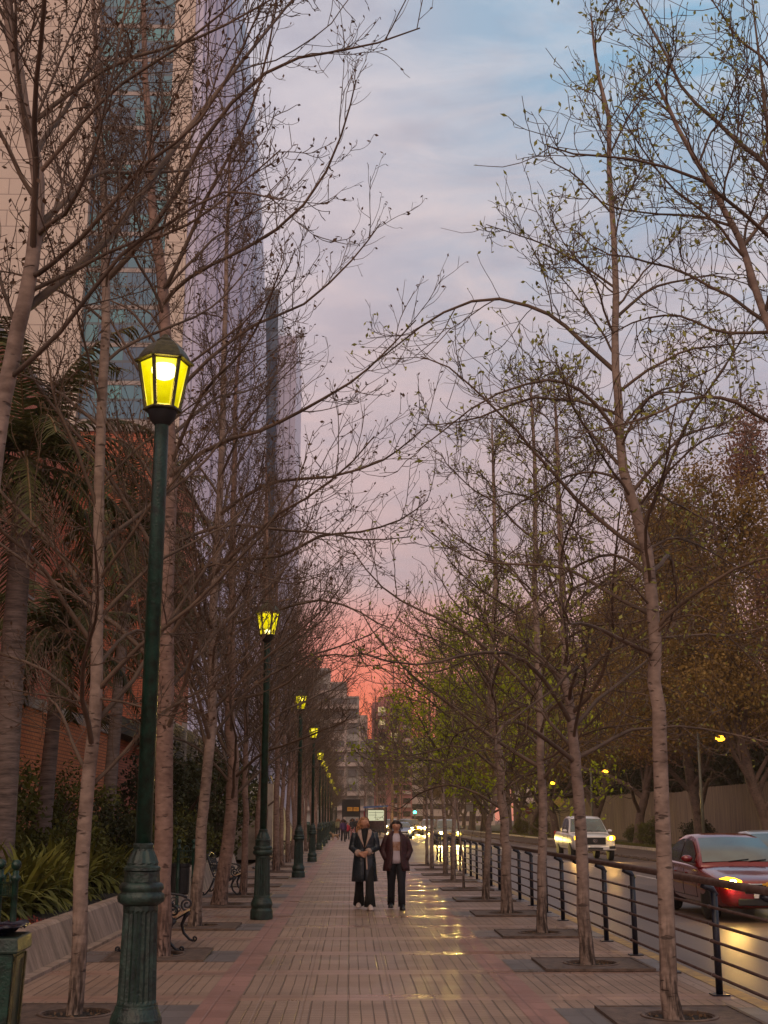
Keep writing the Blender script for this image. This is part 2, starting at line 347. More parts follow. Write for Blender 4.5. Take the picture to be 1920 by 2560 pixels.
def road_mat():
    global nt
    m = bpy.data.materials.new('damp_asphalt'); m.use_nodes = True; nt = m.node_tree; nt.nodes.clear()
    p = N('ShaderNodeBsdfPrincipled'); out = N('ShaderNodeOutputMaterial'); L(p.outputs[0], out.inputs[0])
    g = N('ShaderNodeNewGeometry'); mp = N('ShaderNodeMapping'); mp.inputs['Scale'].default_value = (1, .25, 1); L(g.outputs['Position'], mp.inputs[0])
    a = N('ShaderNodeTexNoise'); a.inputs['Scale'].default_value = .6; a.inputs['Detail'].default_value = 8; L(mp.outputs[0], a.inputs[0])
    b = N('ShaderNodeTexNoise'); b.inputs['Scale'].default_value = 60; b.inputs['Detail'].default_value = 3; L(g.outputs['Position'], b.inputs[0])
    t = mth('ADD', mth('MULTIPLY', a.outputs[0], .7), mth('MULTIPLY', b.outputs[0], .3))
    L(ramp(t, [(.3, (.055, .037, .030)), (.7, (.14, .094, .075))]), p.inputs['Base Color'])
    L(mth('MULTIPLY_ADD', a.outputs[0], .45, .20, True), p.inputs['Roughness'])
    bp = N('ShaderNodeBump'); bp.inputs['Strength'].default_value = .35; bp.inputs['Distance'].default_value = .01; L(b.outputs[0], bp.inputs['Height']); L(bp.outputs[0], p.inputs['Normal'])
    return m
M['road'] = road_mat()
M['yellow'] = mat('worn_yellow_kerb_paint', (.50, .30, .05), .55, var=.4, scale=5, bump=.3, col2=(.17, .10, .055), world=True)
M['mark'] = mat('worn_white_road_paint', (.48, .42, .38), .5, var=.4, scale=4, world=True)

# ------------------------------------------------------------------ the setting: ground, road, pavement
RZ = -.12
def sheet(name, x0, x1, y0, y1, z, m, nx=1, ny=1):
    b = MB(); b.patch([[(x0+(x1-x0)*i/nx, y0+(y1-y0)*j/ny, z) for i in range(nx+1)] for j in range(ny+1)]); return b.build(name, m)
M['ground'] = mat('bare_earth', (.09, .062, .042), .95, var=.35, scale=.6, world=True)
tag(sheet('ground', -400, 400, -60, 1200, -.135, M['ground']), kind='structure')
b = MB(); b.patch([[(x, y, RZ) for x in (3.78, 17.0)] for y in (-20, 50)]); b.patch([[(x, y, RZ) for x in (1.9, 17.0)] for y in (50, 420)]); tag(b.build('road', M['road']), kind='structure')
b = MB(); b.b2(-3.6, 3.62, -6, 50, -.13, 0); b.b2(-3.6, 1.78, 50, 118, -.13, 0); b.b2(-3.6, 3.62, 118, 190, -.13, 0); tag(b.build('pavement', M['pave']), kind='structure')
b = MB(); b.b2(3.62, 3.78, -6, 50, -.128, .004); b.b2(1.78, 1.9, 50.0, 118, -.128, .004); b.b2(1.9, 3.62, 50, 50.14, -.128, .004); b.b2(3.62, 3.78, 118, 190, -.128, .004); tag(b.build('kerb', M['yellow']), kind='structure')
b = MB(); b.patch([[(x, y, .004) for x in (-1.33, -1.01)] for y in (-6, 190)]); b.patch([[(x, y, .004) for x in (1.50, 1.78)] for y in (-6, 118)])
tag(b.build('pink_paving_band', M['paver']), kind='structure')
RT = [11.12+3.96*k for k in range(10)]           # rows of the right hand trees
LT = [11.4, 16.15, 20.4, 25.3, 28.5]+[32.6+4.3*k for k in range(32)]
b = MB()
for y in RT: b.patch([[(x, y+d, .004) for x in (1.80, 3.62)] for d in (-.62, .62)])
for y in LT: b.patch([[(x, y+d, .004) for x in (-3.38, -1.33)] for d in (-.62, .62)])
tag(b.build('grey_paving_panel', M['paveg']), kind='structure')
# road paint
b = MB()
for k in range(40):
    y = 8.5+7.5*k; b.patch([[(x, yy, RZ+.004) for x in (9.05, 9.17)] for yy in (y, y+3)])
for k in range(4): b.patch([[(x, y, RZ+.004) for x in (4.2, 8.9)] for y in (64+k*9, 64.35+k*9)])
tag(b.build('lane_markings', M['mark']), kind='structure')
b = MB(); b.b2(17.0, 17.18, -10, 420, -.13, .02); tag(b.build('far_kerb', M['conc2']), kind='structure')
b = MB(); b.b2(17.18, 90, -10, 420, -.132, .0); tag(b.build('verge', mat('verge_earth', (.085, .078, .028), .95, var=.5, scale=1.2, world=True, bump=.5)), kind='structure')
# cobble divider in the road
rng = random.Random(4); b = MB()
for k in range(330):
    y = 20+k*.42; 
    b.ball((12.75+rng.uniform(-.08, .08), y, RZ+.02), rng.uniform(.10, .16), 7, 5, (1, 1.2, .7))
tag(b.build('stone_divider', M['bark3'], smooth=True), kind='stuff', label='low rough stone divider running along the middle of the road', cat='divider')

# ------------------------------------------------------------------ branches
def unit(a): return a/np.maximum(np.linalg.norm(a, axis=-1, keepdims=True), 1e-9)
def grow(S, D, Ln, n, curl, noise, rs):
    P = np.zeros((len(S), n+1, 3)); P[:, 0] = S; d = unit(D.copy()); k = rs.normal(size=D.shape)*noise*.5
    for i in range(n):
        d = unit(d+np.array([0, 0, 1.])*curl[i]+k*.35+rs.normal(size=d.shape)*noise); P[:, i+1] = P[:, i]+d*(Ln/n)[:, None]
    return P
def spawn(P, k, ang, t0, rs, up=.25, jitter=.25, t1=1.0):
    m, n1, _ = P.shape; n = n1-1
    t = (t0+(t1-t0)*(np.arange(k)[None, :]+rs.uniform(.1, .9, (m, k)))/k)
    x = np.clip(t*n, 0, n-1e-4); i = x.astype(int); f = (x-i)[..., None]; r = np.arange(m)[:, None]
    S = P[r, i]*(1-f)+P[r, i+1]*f; T = unit(P[r, i+1]-P[r, i])
    q = rs.normal(size=T.shape); q = unit(q-(q*T).sum(-1, keepdims=True)*T); q = unit(q+np.array([0, 0, up]))
    a = ang+rs.normal(size=(m, k, 1))*jitter
    D = unit(np.cos(a)*T+np.sin(a)*q)
    return S.reshape(-1, 3), D.reshape(-1, 3), t.reshape(-1)
def tubes(batches):                     # batches: (P (m,n,3), radii (m,n), sides)
    Vs = []; Fs = []; off = 0
    for P, rad, k in batches:
        m, n, _ = P.shape
        if m == 0: continue
        T = np.zeros_like(P); T[:, 1:-1] = P[:, 2:]-P[:, :-2]; T[:, 0] = P[:, 1]-P[:, 0]; T[:, -1] = P[:, -1]-P[:, -2]; T = unit(T)
        mean = np.abs((P[:, -1]-P[:, 0])); ref = np.eye(3)[np.argmin(mean, axis=1)][:, None, :]
        A = unit(np.cross(T, np.broadcast_to(ref, T.shape))); B = np.cross(T, A)
        th = 2*np.pi*np.arange(k)/k
        V = P[:, :, None, :]+rad[:, :, None, None]*(A[:, :, None, :]*np.cos(th)[None, None, :, None]+B[:, :, None, :]*np.sin(th)[None, None, :, None])
        idx = off+np.arange(m*n*k).reshape(m, n, k); a = idx[:, :-1]; c = idx[:, 1:]
        Fs.append(np.stack([a, np.roll(a, -1, 2), np.roll(c, -1, 2), c], -1).reshape(-1, 4)); Vs.append(V.reshape(-1, 3)); off += m*n*k
    return np.concatenate(Vs), np.concatenate(Fs)
def leaves(C, size, rs, aspect=.55, up=0.0):
    m = len(C); a = unit(rs.normal(size=(m, 3))+np.array([0, 0, up])); q = rs.normal(size=(m, 3)); b_ = unit(np.cross(a, q)); s = (size*rs.uniform(.55, 1.25, m))[:, None]
    V = np.stack([C, C+a*s*.5+b_*s*aspect*.5, C+a*s, C+a*s*.5-b_*s*aspect*.5], 1).reshape(-1, 3)
    return V, np.arange(m*4).reshape(m, 4)
def resamp(pts, n):
    p = [np.array(q, float) for q in pts]; p = [2*p[0]-p[1]]+p+[2*p[-1]-p[-2]]; out = []; m = len(pts)-1
    for j in range(n+1):
        x = j/n*m; i = min(int(x), m-1); t = x-i; a, b_, c, d = p[i], p[i+1], p[i+2], p[i+3]
        out.append(.5*((2*b_)+(c-a)*t+(2*a-5*b_+4*c-d)*t*t+(3*b_-a-3*c+d)*t**3))
    return np.array(out)
def tree_meshes(seed, trunk, r0, r1=.012, n_limb=26, L0=2.6, L1=.5, t0=.28, ang=.85, arch=(.10, .02, -.06, -.10, -.08, 0, .06, .12, .16, .2), sub=12, twig=5, rmin=.0042, explicit=(), bias=(0, 0), tl=.34, leaf=.03, leafk=1, sides=6, subL=.85, noise=.09, cu=.75, up2=.3):
    rs = np.random.RandomState(seed); n = 10
    TP = resamp(trunk, 24); H = TP[-1, 2]-TP[0, 2]
    tt = np.linspace(0, 1, 25); TR = r0*(1-tt)**.75*(1-.0)+r1; TR[0] = r0*1.45; TR[1] *= 1.06
    jit = rs.normal(size=TP.shape)*r0*.12; jit[0] = 0; TP = TP+jit*np.array([1, 1, 0])
    V, Fc = tubes([(TP[None], TR[None], 14)]); me_t = np_mesh('trunk', V, Fc)
    t = t0+(1-t0)*((np.arange(n_limb)+rs.uniform(0, .8, n_limb))/n_limb)**1.2*.97
    x = np.clip(t*24, 0, 23.99); i = x.astype(int); f = (x-i)[:, None]; S = TP[i]*(1-f)+TP[i+1]*f
    az = 2.4*np.arange(n_limb)+rs.uniform(0, 6.3)+rs.normal(size=n_limb)*.3
    u = (t-t0)/(1-t0); a = ang*(1-.35*u)+rs.normal(size=n_limb)*.12
    D = np.stack([np.sin(a)*np.cos(az)+bias[0]*.5, np.sin(a)*np.sin(az)+bias[1]*.5, np.cos(a)], 1)
    Ln = (L0*(1-u)**.8*(.75+.5*np.sin(np.pi*np.clip(u*1.3+.2, 0, 1)))+L1)*rs.uniform(.75, 1.2, n_limb)
    P1 = grow(S, D, Ln, n, arch, noise, rs)
    if explicit:
        E = np.stack([resamp(e, n) for e in explicit]); P1 = np.concatenate([E, P1]); Ln = np.concatenate([np.linalg.norm(np.diff(E, axis=1), axis=2).sum(1), Ln])
    s = np.linspace(0, 1, n+1)[None]; lr = np.clip(Ln*.0075, .005, .032)[:, None]; R1 = lr*(1-s*.85)+rmin*.7
    # level 2
    k2 = sub; S2, D2, tp = spawn(P1, k2, .75, .15, rs, up=up2); L2 = np.repeat(Ln, k2)*(.42*(1-tp*.55))*subL*rs.uniform(.5, 1.3, len(tp))
    L2 = np.clip(L2, .18, 1.7); n2 = 7; P2 = grow(S2, D2, L2, n2, [-.02, 0, .03, .06, .09, .12, .14], noise*1.2, rs)
    kp = rs.uniform(size=len(P2)) < np.clip(np.repeat(Ln, k2)/1.5, .3, 1); P2 = P2[kp]; L2 = L2[kp]
    s2 = np.linspace(0, 1, n2+1)[None]; R2 = np.clip(L2*.0045, .002, .009)[:, None]*(1-s2*.7)+rmin*.55
    S3, D3, tp3 = spawn(P2, twig, .8, .12, rs, up=.35); L3 = np.clip(np.repeat(L2, twig)*.5, .1, .6)*rs.uniform(.5, 1.3, len(tp3))*(tl/.34); n3 = 5
    P3 = grow(S3, D3, L3, n3, [q*cu for q in (.02, .1, .16, .2, .2)], noise*1.5, rs); R3 = np.ones((len(P3), n3+1))*rmin*np.linspace(1, .65, n3+1)[None]
    # short twigs straight on the limbs
    S4, D4, tp4 = spawn(P1, 10, .95, .1, rs, up=.2); L4 = rs.uniform(.12, .5, len(tp4))*(tl/.34); P4 = grow(S4, D4, L4, n3, [q*cu for q in (.05, .12, .18, .2, .2)], noise*1.5, rs); R4 = np.ones((len(P4), n3+1))*rmin*np.linspace(1.1, .65, n3+1)[None]
    S5, D5, tp5 = spawn(P3, 1, .8, .3, rs, up=.3); L5 = rs.uniform(.04, .16, len(tp5)); P5 = grow(S5, D5, L5, 2, [.1, .2], .1, rs); R5 = np.ones((len(P5), 3))*rmin*.7
    V, Fc = tubes([(P1, R1, sides), (P2, R2, 4), (P3, R3, 3), (P4, R4, 3), (P5, R5, 3)]); me_b = np_mesh('branches', V, Fc)
    me_l = None
    if leaf:
        tips = np.concatenate([P3[:, -1], P4[:, -1], P5[:, -1], P2[:, -1]]); C = np.repeat(tips, max(1, int(leafk)), 0)
        if leafk < 1: C = C[rs.uniform(size=len(C)) < leafk]
        if leafk > 1: C = C+rs.normal(size=C.shape)*leaf*.8
        V, Fc = leaves(C, leaf, rs, .5, up=.4); me_l = np_mesh('leaves', V, Fc)
    return me_t, me_b, me_l
def mk_tree(name, loc, meshes, mats, label, cat='tree', group=None, leafname='leaves', rz=0, scale=None):
    e = empty(name, loc, rz, label, cat, group)
    if scale: e.scale = scale
    me_t, me_b, me_l = meshes
    for nm, me, m, sm in (('trunk', me_t, mats[0], True), ('branches', me_b, mats[1], True), (leafname, me_l, mats[2], False)):
        if me is None: continue
        if not me.materials: me.materials.append(m); me.polygons.foreach_set('use_smooth', [sm]*len(me.polygons))
        o = bpy.data.objects.new(nm, me); COL.objects.link(o); o.parent = e
    return e
def path(base, pix, Y):                 # a trunk or limb from picture points at street distance Y (or list)
    if not isinstance(Y, (list, tuple)): Y = [Y]*len(pix)
    return [np.array(W(p[0], p[1], y))-np.array(base) for p, y in zip(pix, Y)]

GL = 'bare trees in the left row beside the lamps'; GR = 'trees in the row along the street railing'
# ---- left row, nearest
base = (-2.35, 7.6, 0); Y = 7.6
tr = [(0, 0, -.05)]+path(base, [(-70, 1900), (-40, 1400), (0, 1050), (40, 850), (80, 665), (93, 450), (75, 330), (40, 150), (20, 0), (30, -250), (60, -500)], Y)
ex = [path(base, p, yy) for p, yy in (
    ([(92, 590), (125, 560), (174, 521), (231, 393), (255, 300), (300, 100), (330, -100)], [7.6, 7.5, 7.3, 7.1, 7, 6.9, 6.9]),
    ([(60, 775), (98, 746), (243, 625), (359, 480), (451, 347), (579, 185), (683, 58), (780, -60)], [7.6, 7.7, 8, 8.3, 8.6, 8.9, 9.2, 9.5]),
    ([(80, 690), (116, 671), (231, 567), (370, 405), (480, 324), (579, 174), (660, 0)], [7.6, 7.5, 7.2, 7, 6.8, 6.7, 6.6]),
    ([(75, 330), (130, 200), (190, 60), (260, -80)], 7.6),
    ([(20, 950), (150, 830), (300, 640), (420, 560), (560, 480), (700, 500)], [7.6, 7.4, 7.2, 7, 6.9, 6.8]),
    ([(45, 830), (0, 700), (-60, 500), (-100, 300)], 7.6))]
mk_tree('bare_tree', base, tree_meshes(11, tr, .046, .018, 18, 1.9, .5, .42, explicit=ex, sub=13, twig=5, rmin=.0034, leaf=.045, leafk=.8, bias=(.3, 0), tl=.3), (M['bark'], M['twig'], M['bud']), 'thick leaning bare tree cut off by the left edge of the photo, forking high up', 'tree', GL, 'buds')
base = (-2.32, 11.4, 0)
tr = [(0, 0, -.05)]+path(base, [(190, 2500), (200, 2200), (222, 1950), (245, 1700), (246, 1500), (250, 1200), (262, 830), (268, 650), (260, 500), (245, 250), (235, 0), (230, -250)], 11.4)
ex = [path(base, p, yy) for p, yy in (
    ([(232, 1790), (170, 1750), (90, 1735), (0, 1720), (-60, 1725)], [11.4, 11.2, 11, 10.8, 10.6]),
    ([(240, 1745), (330, 1760), (420, 1790), (500, 1750), (560, 1700)], [11.4, 11.2, 11.1, 11, 11]),
    ([(246, 1480), (170, 1400), (90, 1340), (0, 1300), (-70, 1310)], [11.4, 11.1, 10.9, 10.7, 10.6]),
    ([(266, 700), (340, 620), (430, 500), (520, 330), (640, 200), (760, 140), (900, 120), (1050, 70)], [11.4, 11.3, 11.2, 11, 10.8, 10.6, 10.5, 10.4]))]
mk_tree('bare_tree', base, tree_meshes(12, tr, .058, .014, 32, 2.2, .4, .24, explicit=ex, sub=12, twig=5, rmin=.0038, leaf=.048, leafk=.7), (M['bark'], M['twig'], M['bud']), 'slender pale bare tree standing in a round hole left of the nearest lamp post', 'tree', GL, 'buds')
base = (-2.32, 16.15, 0); Y = 16.15
tr = [(0, 0, -.05)]+path(base, [(402, 2300), (408, 2100), (410, 1850), (415, 1500), (425, 1200), (418, 950), (405, 690), (385, 560), (375, 400), (365, 200), (360, 0), (355, -200)], Y)
ex = [path(base, p, yy) for p, yy in (
    ([(410, 720), (428, 694), (480, 579), (532, 463), (608, 324), (654, 191), (683, 60), (700, -60)], [16.1, 16, 15.8, 15.6, 15.3, 15, 14.8, 14.6]),
    ([(410, 760), (450, 712), (521, 666), (637, 608), (741, 532), (822, 417), (868, 290), (890, 200)], [16.1, 15.8, 15.5, 15.2, 15, 14.8, 14.6, 14.4]),
    ([(425, 1190), (540, 1110), (640, 1081), (721, 1044), (790, 1007), (884, 951), (949, 894), (1040, 800)], [16.1, 15.9, 15.6, 15.4, 15.1, 14.8, 14.6, 14.4]),
    ([(420, 1500), (480, 1440), (540, 1410), (620, 1430), (720, 1460), (800, 1440)], [16.1, 15.8, 15.5, 15.3, 15, 14.8]),
    ([(418, 900), (330, 780), (260, 740), (180, 640)], [16.1, 16.4, 16.8, 17]),
    ([(425, 1000), (520, 900), (640, 810), (760, 760), (880, 650), (950, 560)], [16.1, 16, 15.9, 15.8, 15.7, 15.6]))]
mk_tree('bare_tree', base, tree_meshes(13, tr, .115, .014, 30, 3.0, .5, .24, explicit=ex, sub=13, twig=5, rmin=.0042, leaf=.055, leafk=.8, bias=(.25, 0)), (M['bark2'], M['twig'], M['bud']), 'reddish-barked bare tree right behind the nearest lamp post, forking level with its lantern', 'tree', GL, 'buds')
base = (-2.38, 20.4, 0); Y = 20.4
tr = [(0, 0, -.05)]+path(base, [(496, 2200), (510, 2000), (530, 1800), (532, 1600), (540, 1420), (552, 1200), (560, 950), (566, 700), (572, 500), (580, 350)], Y)
ex = [path(base, p, yy) for p, yy in (
    ([(545, 1290), (640, 1223), (721, 1199), (823, 1193), (941, 1158), (1006, 1117), (1070, 1060)], [20.4, 20, 19.6, 19.3, 19, 18.8, 18.6]),
    ([(550, 1400), (700, 1390), (800, 1340), (900, 1330), (1000, 1300), (1070, 1250)], [20.4, 20, 19.6, 19.3, 19, 18.8]))]
mk_tree('bare_tree', base, tree_meshes(14, tr, .082, .014, 32, 3.2, .5, .25, explicit=ex, sub=13, twig=5, rmin=.0046, leaf=.06, leafk=.7, bias=(.2, 0)), (M['bark'], M['twig'], M['bud']), 'slender bare tree with its foot beside the far legs of the nearest bench', 'tree', GL, 'buds')
base = (-2.5, 25.3, 0); Y = 25.3
tr = [(0, 0, -.05)]+path(base, [(560, 2180), (575, 2050), (583, 1933), (578, 1800), (575, 1650), (580, 1450), (585, 1200), (590, 1000), (600, 800)], Y)
ex = [path(base, p, yy) for p, yy in (
    ([(580, 1560), (680, 1530), (800, 1500), (900, 1530), (975, 1570), (1010, 1500)], [25.3, 25, 24.6, 24.2, 24, 24]),
    ([(582, 1750), (700, 1720), (800, 1640), (900, 1640), (980, 1600)], [25.3, 25, 24.6, 24.2, 24]))]
mk_tree('bare_tree', base, tree_meshes(15, tr, .13, .014, 32, 3.4, .5, .25, explicit=ex, sub=13, twig=5, rmin=.005, leaf=.04, leafk=.7, bias=(.15, 0)), (M['bark2'], M['twig'], M['bud']), 'stout leaning bare tree with a flared foot, left of the second bench', 'tree', GL, 'buds')

# ---- right row, nearest
base = (2.7, 8.0, 0); Y = 7.6
tr = [(0, 0, -.05)]+path(base, [(2040, 2300), (2020, 1800), (2005, 1400), (1980, 1060), (1955, 900), (1909, 781), (1863, 637), (1822, 544), (1770, 451), (1700, 330), (1640, 200)], [8, 8, 8, 8, 8, 8, 8, 8, 7.9, 7.8, 7.7])
ex = [path(base, p, yy) for p, yy in (
    ([(1985, 520), (1920, 417), (1850, 360), (1771, 284), (1712, 231), (1660, 127), (1590, 0), (1560, -80)], [8, 8.1, 8.2, 8.3, 8.4, 8.5, 8.6, 8.7]),
    ([(1960, 620), (1920, 590), (1873, 545), (1816, 500), (1754, 451), (1649, 413), (1540, 392), (1450, 388), (1370, 365)], [8, 7.9, 7.8, 7.7, 7.6, 7.5, 7.4, 7.3, 7.2]),
    ([(1995, 1080), (1920, 1055), (1850, 1010), (1790, 993), (1720, 997), (1650, 1030), (1560, 1060), (1450, 1085)], [8, 7.9, 7.8, 7.7, 7.6, 7.5, 7.4, 7.3]),
    ([(1980, 300), (1920, 160), (1850, 100), (1800, 30), (1740, -60)], 8),
    ([(1930, 830), (1800, 830), (1700, 790), (1600, 800), (1500, 850)], [8, 8.2, 8.4, 8.6, 8.8]),
    ([(1970, 1000), (1930, 700), (1925, 400), (1905, 200), (1880, 0)], [8, 8, 8, 8, 8]))]
mk_tree('street_tree', base, tree_meshes(21, tr, .030, .010, 14, 1.5, .4, .45, explicit=ex, sub=9, twig=5, rmin=.0034, leaf=.048, leafk=.7, bias=(-.2, 0), tl=.5, cu=.5, noise=.12), (M['bark'], M['twig'], M['budg']), 'tree outside the right edge whose bare limbs reach into the top right corner', 'tree', GR, 'leaves')
base = tuple(G(1688, 2553)); Y = base[1]
tr = [(0, 0, -.05)]+path(base, [(1668, 2440), (1664, 2200), (1652, 1980), (1645, 1800), (1638, 1700), (1634, 1553), (1613, 1390), (1593, 1288), (1565, 1199), (1552, 1085), (1544, 963), (1536, 840), (1539, 695), (1524, 463), (1515, 278), (1487, 145), (1480, 35)], Y)
d_ = Y
ex = [path(base, p, [d_+q*i for i in range(len(p))]) for p, q in (
    ([(1534, 925), (1450, 850), (1394, 799), (1336, 770), (1249, 747), (1162, 758), (1076, 800), (1010, 850), (920, 920)], .12),
    ([(1545, 1090), (1520, 1050), (1470, 990), (1420, 960), (1370, 950), (1300, 965), (1210, 1000), (1130, 1060), (1040, 1130)], -.1),
    ([(1565, 1210), (1530, 1190), (1480, 1180), (1420, 1190), (1360, 1220), (1280, 1270), (1200, 1340)], .2),
    ([(1603, 1258), (1640, 1210), (1700, 1150), (1760, 1100), (1850, 1078), (1950, 1075)], -.15),
    ([(1620, 1375), (1680, 1345), (1740, 1360), (1830, 1410), (1940, 1480)], .15),
    ([(1635, 1590), (1680, 1550), (1750, 1540), (1830, 1600), (1930, 1700)], -.15),
    ([(1538, 720), (1452, 660), (1365, 613), (1284, 584), (1215, 561)], .12),
    ([(1545, 790), (1626, 723), (1712, 700), (1800, 690), (1920, 730)], .1),
    ([(1524, 388), (1573, 289), (1631, 214), (1683, 145)], -.1),
    ([(1612, 1430), (1560, 1395), (1500, 1390), (1400, 1440), (1300, 1530), (1180, 1570)], .25),
    ([(1640, 1690), (1610, 1630), (1575, 1590)], -.1),
    ([(1535, 540), (1440, 440), (1380, 400), (1360, 320)], -.15),
    ([(1630, 1520), (1560, 1450), (1480, 1480), (1430, 1560)], -.2))]
mk_tree('street_tree', base, tree_meshes(22, tr, .066, .008, 26, 1.9, .4, .32, up2=.05, ang=1.15, arch=(.12, .04, -.08, -.14, -.14, -.06, .02, .08, .1, .12), explicit=ex, sub=9, twig=5, rmin=.0036, leaf=.058, leafk=.9, noise=.11, tl=.42, cu=.5), (M['bark'], M['twig'], M['budg']), 'tall nearest right tree, its trunk crossing the red sedan', 'tree', GR, 'leaves')
near = [
    ((1470, 2415), [(1456, 2250), (1449, 2000), (1436, 1880), (1425, 1790), (1416, 1700), (1410, 1553), (1402, 1370), (1396, 1207), (1392, 1085), (1385, 960)], .068, 'second tree from the front on the right, its trunk crossing the white pickup', 23, .6),
    ((1356, 2334), [(1354, 2200), (1357, 2000), (1350, 1900), (1348, 1700), (1339, 1500), (1339, 1300), (1337, 1166), (1331, 1003), (1328, 950)], .064, 'tree third from the front on the right, its trunk just left of the white pickup', 24, .9),
    ((1268, 2287), [(1265, 2150), (1262, 2089), (1254, 1933), (1235, 1778), (1227, 1700), (1236, 1532), (1236, 1329), (1232, 1146), (1230, 1050)], .085, 'tree fourth from the front on the right, bending left above head height', 25, 1.0),
    ((1213, 2252), [(1220, 2100), (1223, 2050), (1238, 1992), (1240, 1880), (1225, 1780), (1210, 1680), (1215, 1560), (1205, 1450)], .06, 'small forked tree fifth from the front on the right, with bright green leaves', 26, 3)]
for pb, pts, r, lab, sd_, lk in near:
    base = tuple(G(*pb)); tr = [(0, 0, -.05)]+path(base, pts, base[1])
    g_ = lk > 2
    mk_tree('street_tree', base, tree_meshes(sd_, tr, r, .01, 26, 2.6, .4, .27, up2=.1, ang=1.1, arch=(.10, .02, -.10, -.15, -.12, -.05, .02, .08, .1, .12), tl=.5, sub=8, twig=5, cu=.55, noise=.11, rmin=.0034+.0001*base[1], leaf=.055 if not g_ else .10, leafk=lk if not g_ else 3), (M['bark'], M['twig2'] if g_ else M['twig'], M['leafg'] if g_ else M['budg']), lab, 'tree', GR, 'leaves')

# ---- further trees, from shared meshes
def straight(H, s):
    rs = random.Random(s); x = y = 0; out = []
    for k in range(8):
        out.append((x, y, H*k/7-.04)); x += rs.uniform(-.09, .09); y += rs.uniform(-.09, .09)
    return out
var = {}
for k in range(4):
    var['b%d' % k] = tree_meshes(50+k, straight(10.2+.5*k, k), .095, .012, 32, 3.0, .5, .27, sub=9, twig=5, rmin=.0048, leaf=.06, leafk=.5, sides=4, subL=1.0, ang=.9 if k % 2 else .72)
    var['g%d' % k] = tree_meshes(60+k, straight(9+.4*k, 9+k), .08, .012, 28, 2.6, .5, .3, sub=8, twig=4, tl=.42, rmin=.0048, up2=.1, leaf=.12 if k % 2 else .08, leafk=1.6 if k % 2 else .8, sides=4)
var['s'] = tree_meshes(70, straight(4.2, 30), .028, .006, 14, .8, .2, .4, sub=5, twig=3, rmin=.004, leaf=.04, leafk=.6, sides=4)
rr = random.Random(5)
leftlab = {28.5: 'thin bare sapling-like tree in front of the second bench', 32.6: 'bare tree first behind the second lamp post', 36.9: 'bare tree standing just left of the third lamp post', 41.2: 'bare tree beside the third bench', 45.5: 'bare tree midway between third and fourth lamp posts'}
for k, y in enumerate(LT[4:]):
    v = 's' if False else 'b%d' % (k % 4)
    lab = next((l for yy, l in leftlab.items() if abs(yy-y) < .1), ({49.8: 'bare tree beside the fourth lamp post', 54.1: 'bare tree just beyond the fourth lamp post'}.get(round(y, 1)) or 'far bare tree deep in the left row, beyond the fourth lamp post'))
    s = (rr.uniform(.9, 1.08) if y < 75 else rr.uniform(.7, .85)) if y > 30 else .8
    mk_tree('bare_tree', (-2.35+rr.uniform(-.15, .15), y, 0), var[v], (M['bark2'], M['twig'], M['bud']), lab, 'tree', GL, 'buds', rz=rr.uniform(0, 6.3), scale=(s*.9, s*.9, s))
rightlab = {30.9: 'thin staked sapling sixth from the front on the right', 34.9: 'leafing tree seventh from the front on the right, just behind the sapling', 38.8: 'leafing tree eighth from the front on the right', 42.8: 'leafing tree ninth from the front on the right'}
for k, y in enumerate(RT[5:]):
    lab = next((l for yy, l in rightlab.items() if abs(yy-y) < .3), 'far tree deep in the right row, past the end of the railing')
    s = rr.uniform(.70, .84); v = 's' if k == 0 else ('g%d' % (k % 4) if k < 22 else 'b%d' % (k % 4))
    if v == 's': s = 1.0
    m3 = M['leafg'] if v in ('g1', 'g3') else (M['budg'] if v[0] in 'gs' else M['bud'])
    mk_tree('street_tree', (2.78+rr.uniform(-.1, .1), y, 0), var[v], (M['bark'], M['twig2'] if v[0] == 'g' else M['twig'], m3), lab, 'tree', GR, 'leaves' if v[0] in 'gs' else 'buds', rz=rr.uniform(0, 6.3), scale=(s*.92, s*.92, s))
# tall bare trees at the end of the pavement, in front of the red block
for k, (x, y, s) in enumerate([(4.2, 132, 1.75), (5.3, 139, 1.6), (3.1, 150, 1.5), (8.5, 215, 1.5), (2.5, 222, 1.4), (13.5, 235, 1.7), (-14, 190, 1.9), (4.3, 160, 1.2), (4.4, 176, 1.2), (4.3, 192, 1.3), (-4.5, 196, 1.45), (-9, 205, 1.6)]):
    mk_tree('tall_bare_tree', (x, y, -.1), var['b%d' % (k % 4)], (M['bark2'], M['twig'], M['bud']), ['tallest bare tree straight ahead, in front of the red apartment block', 'tall bare tree right of the tallest one before the red block', 'slightly lower bare tree left of the tallest one before the red block'][k] if k < 3 else 'tall bare tree far off, rising behind the end of the left tree row', 'tree', 'tall bare trees at the end of the street', 'buds', rz=k*1.3, scale=(s, s, s))

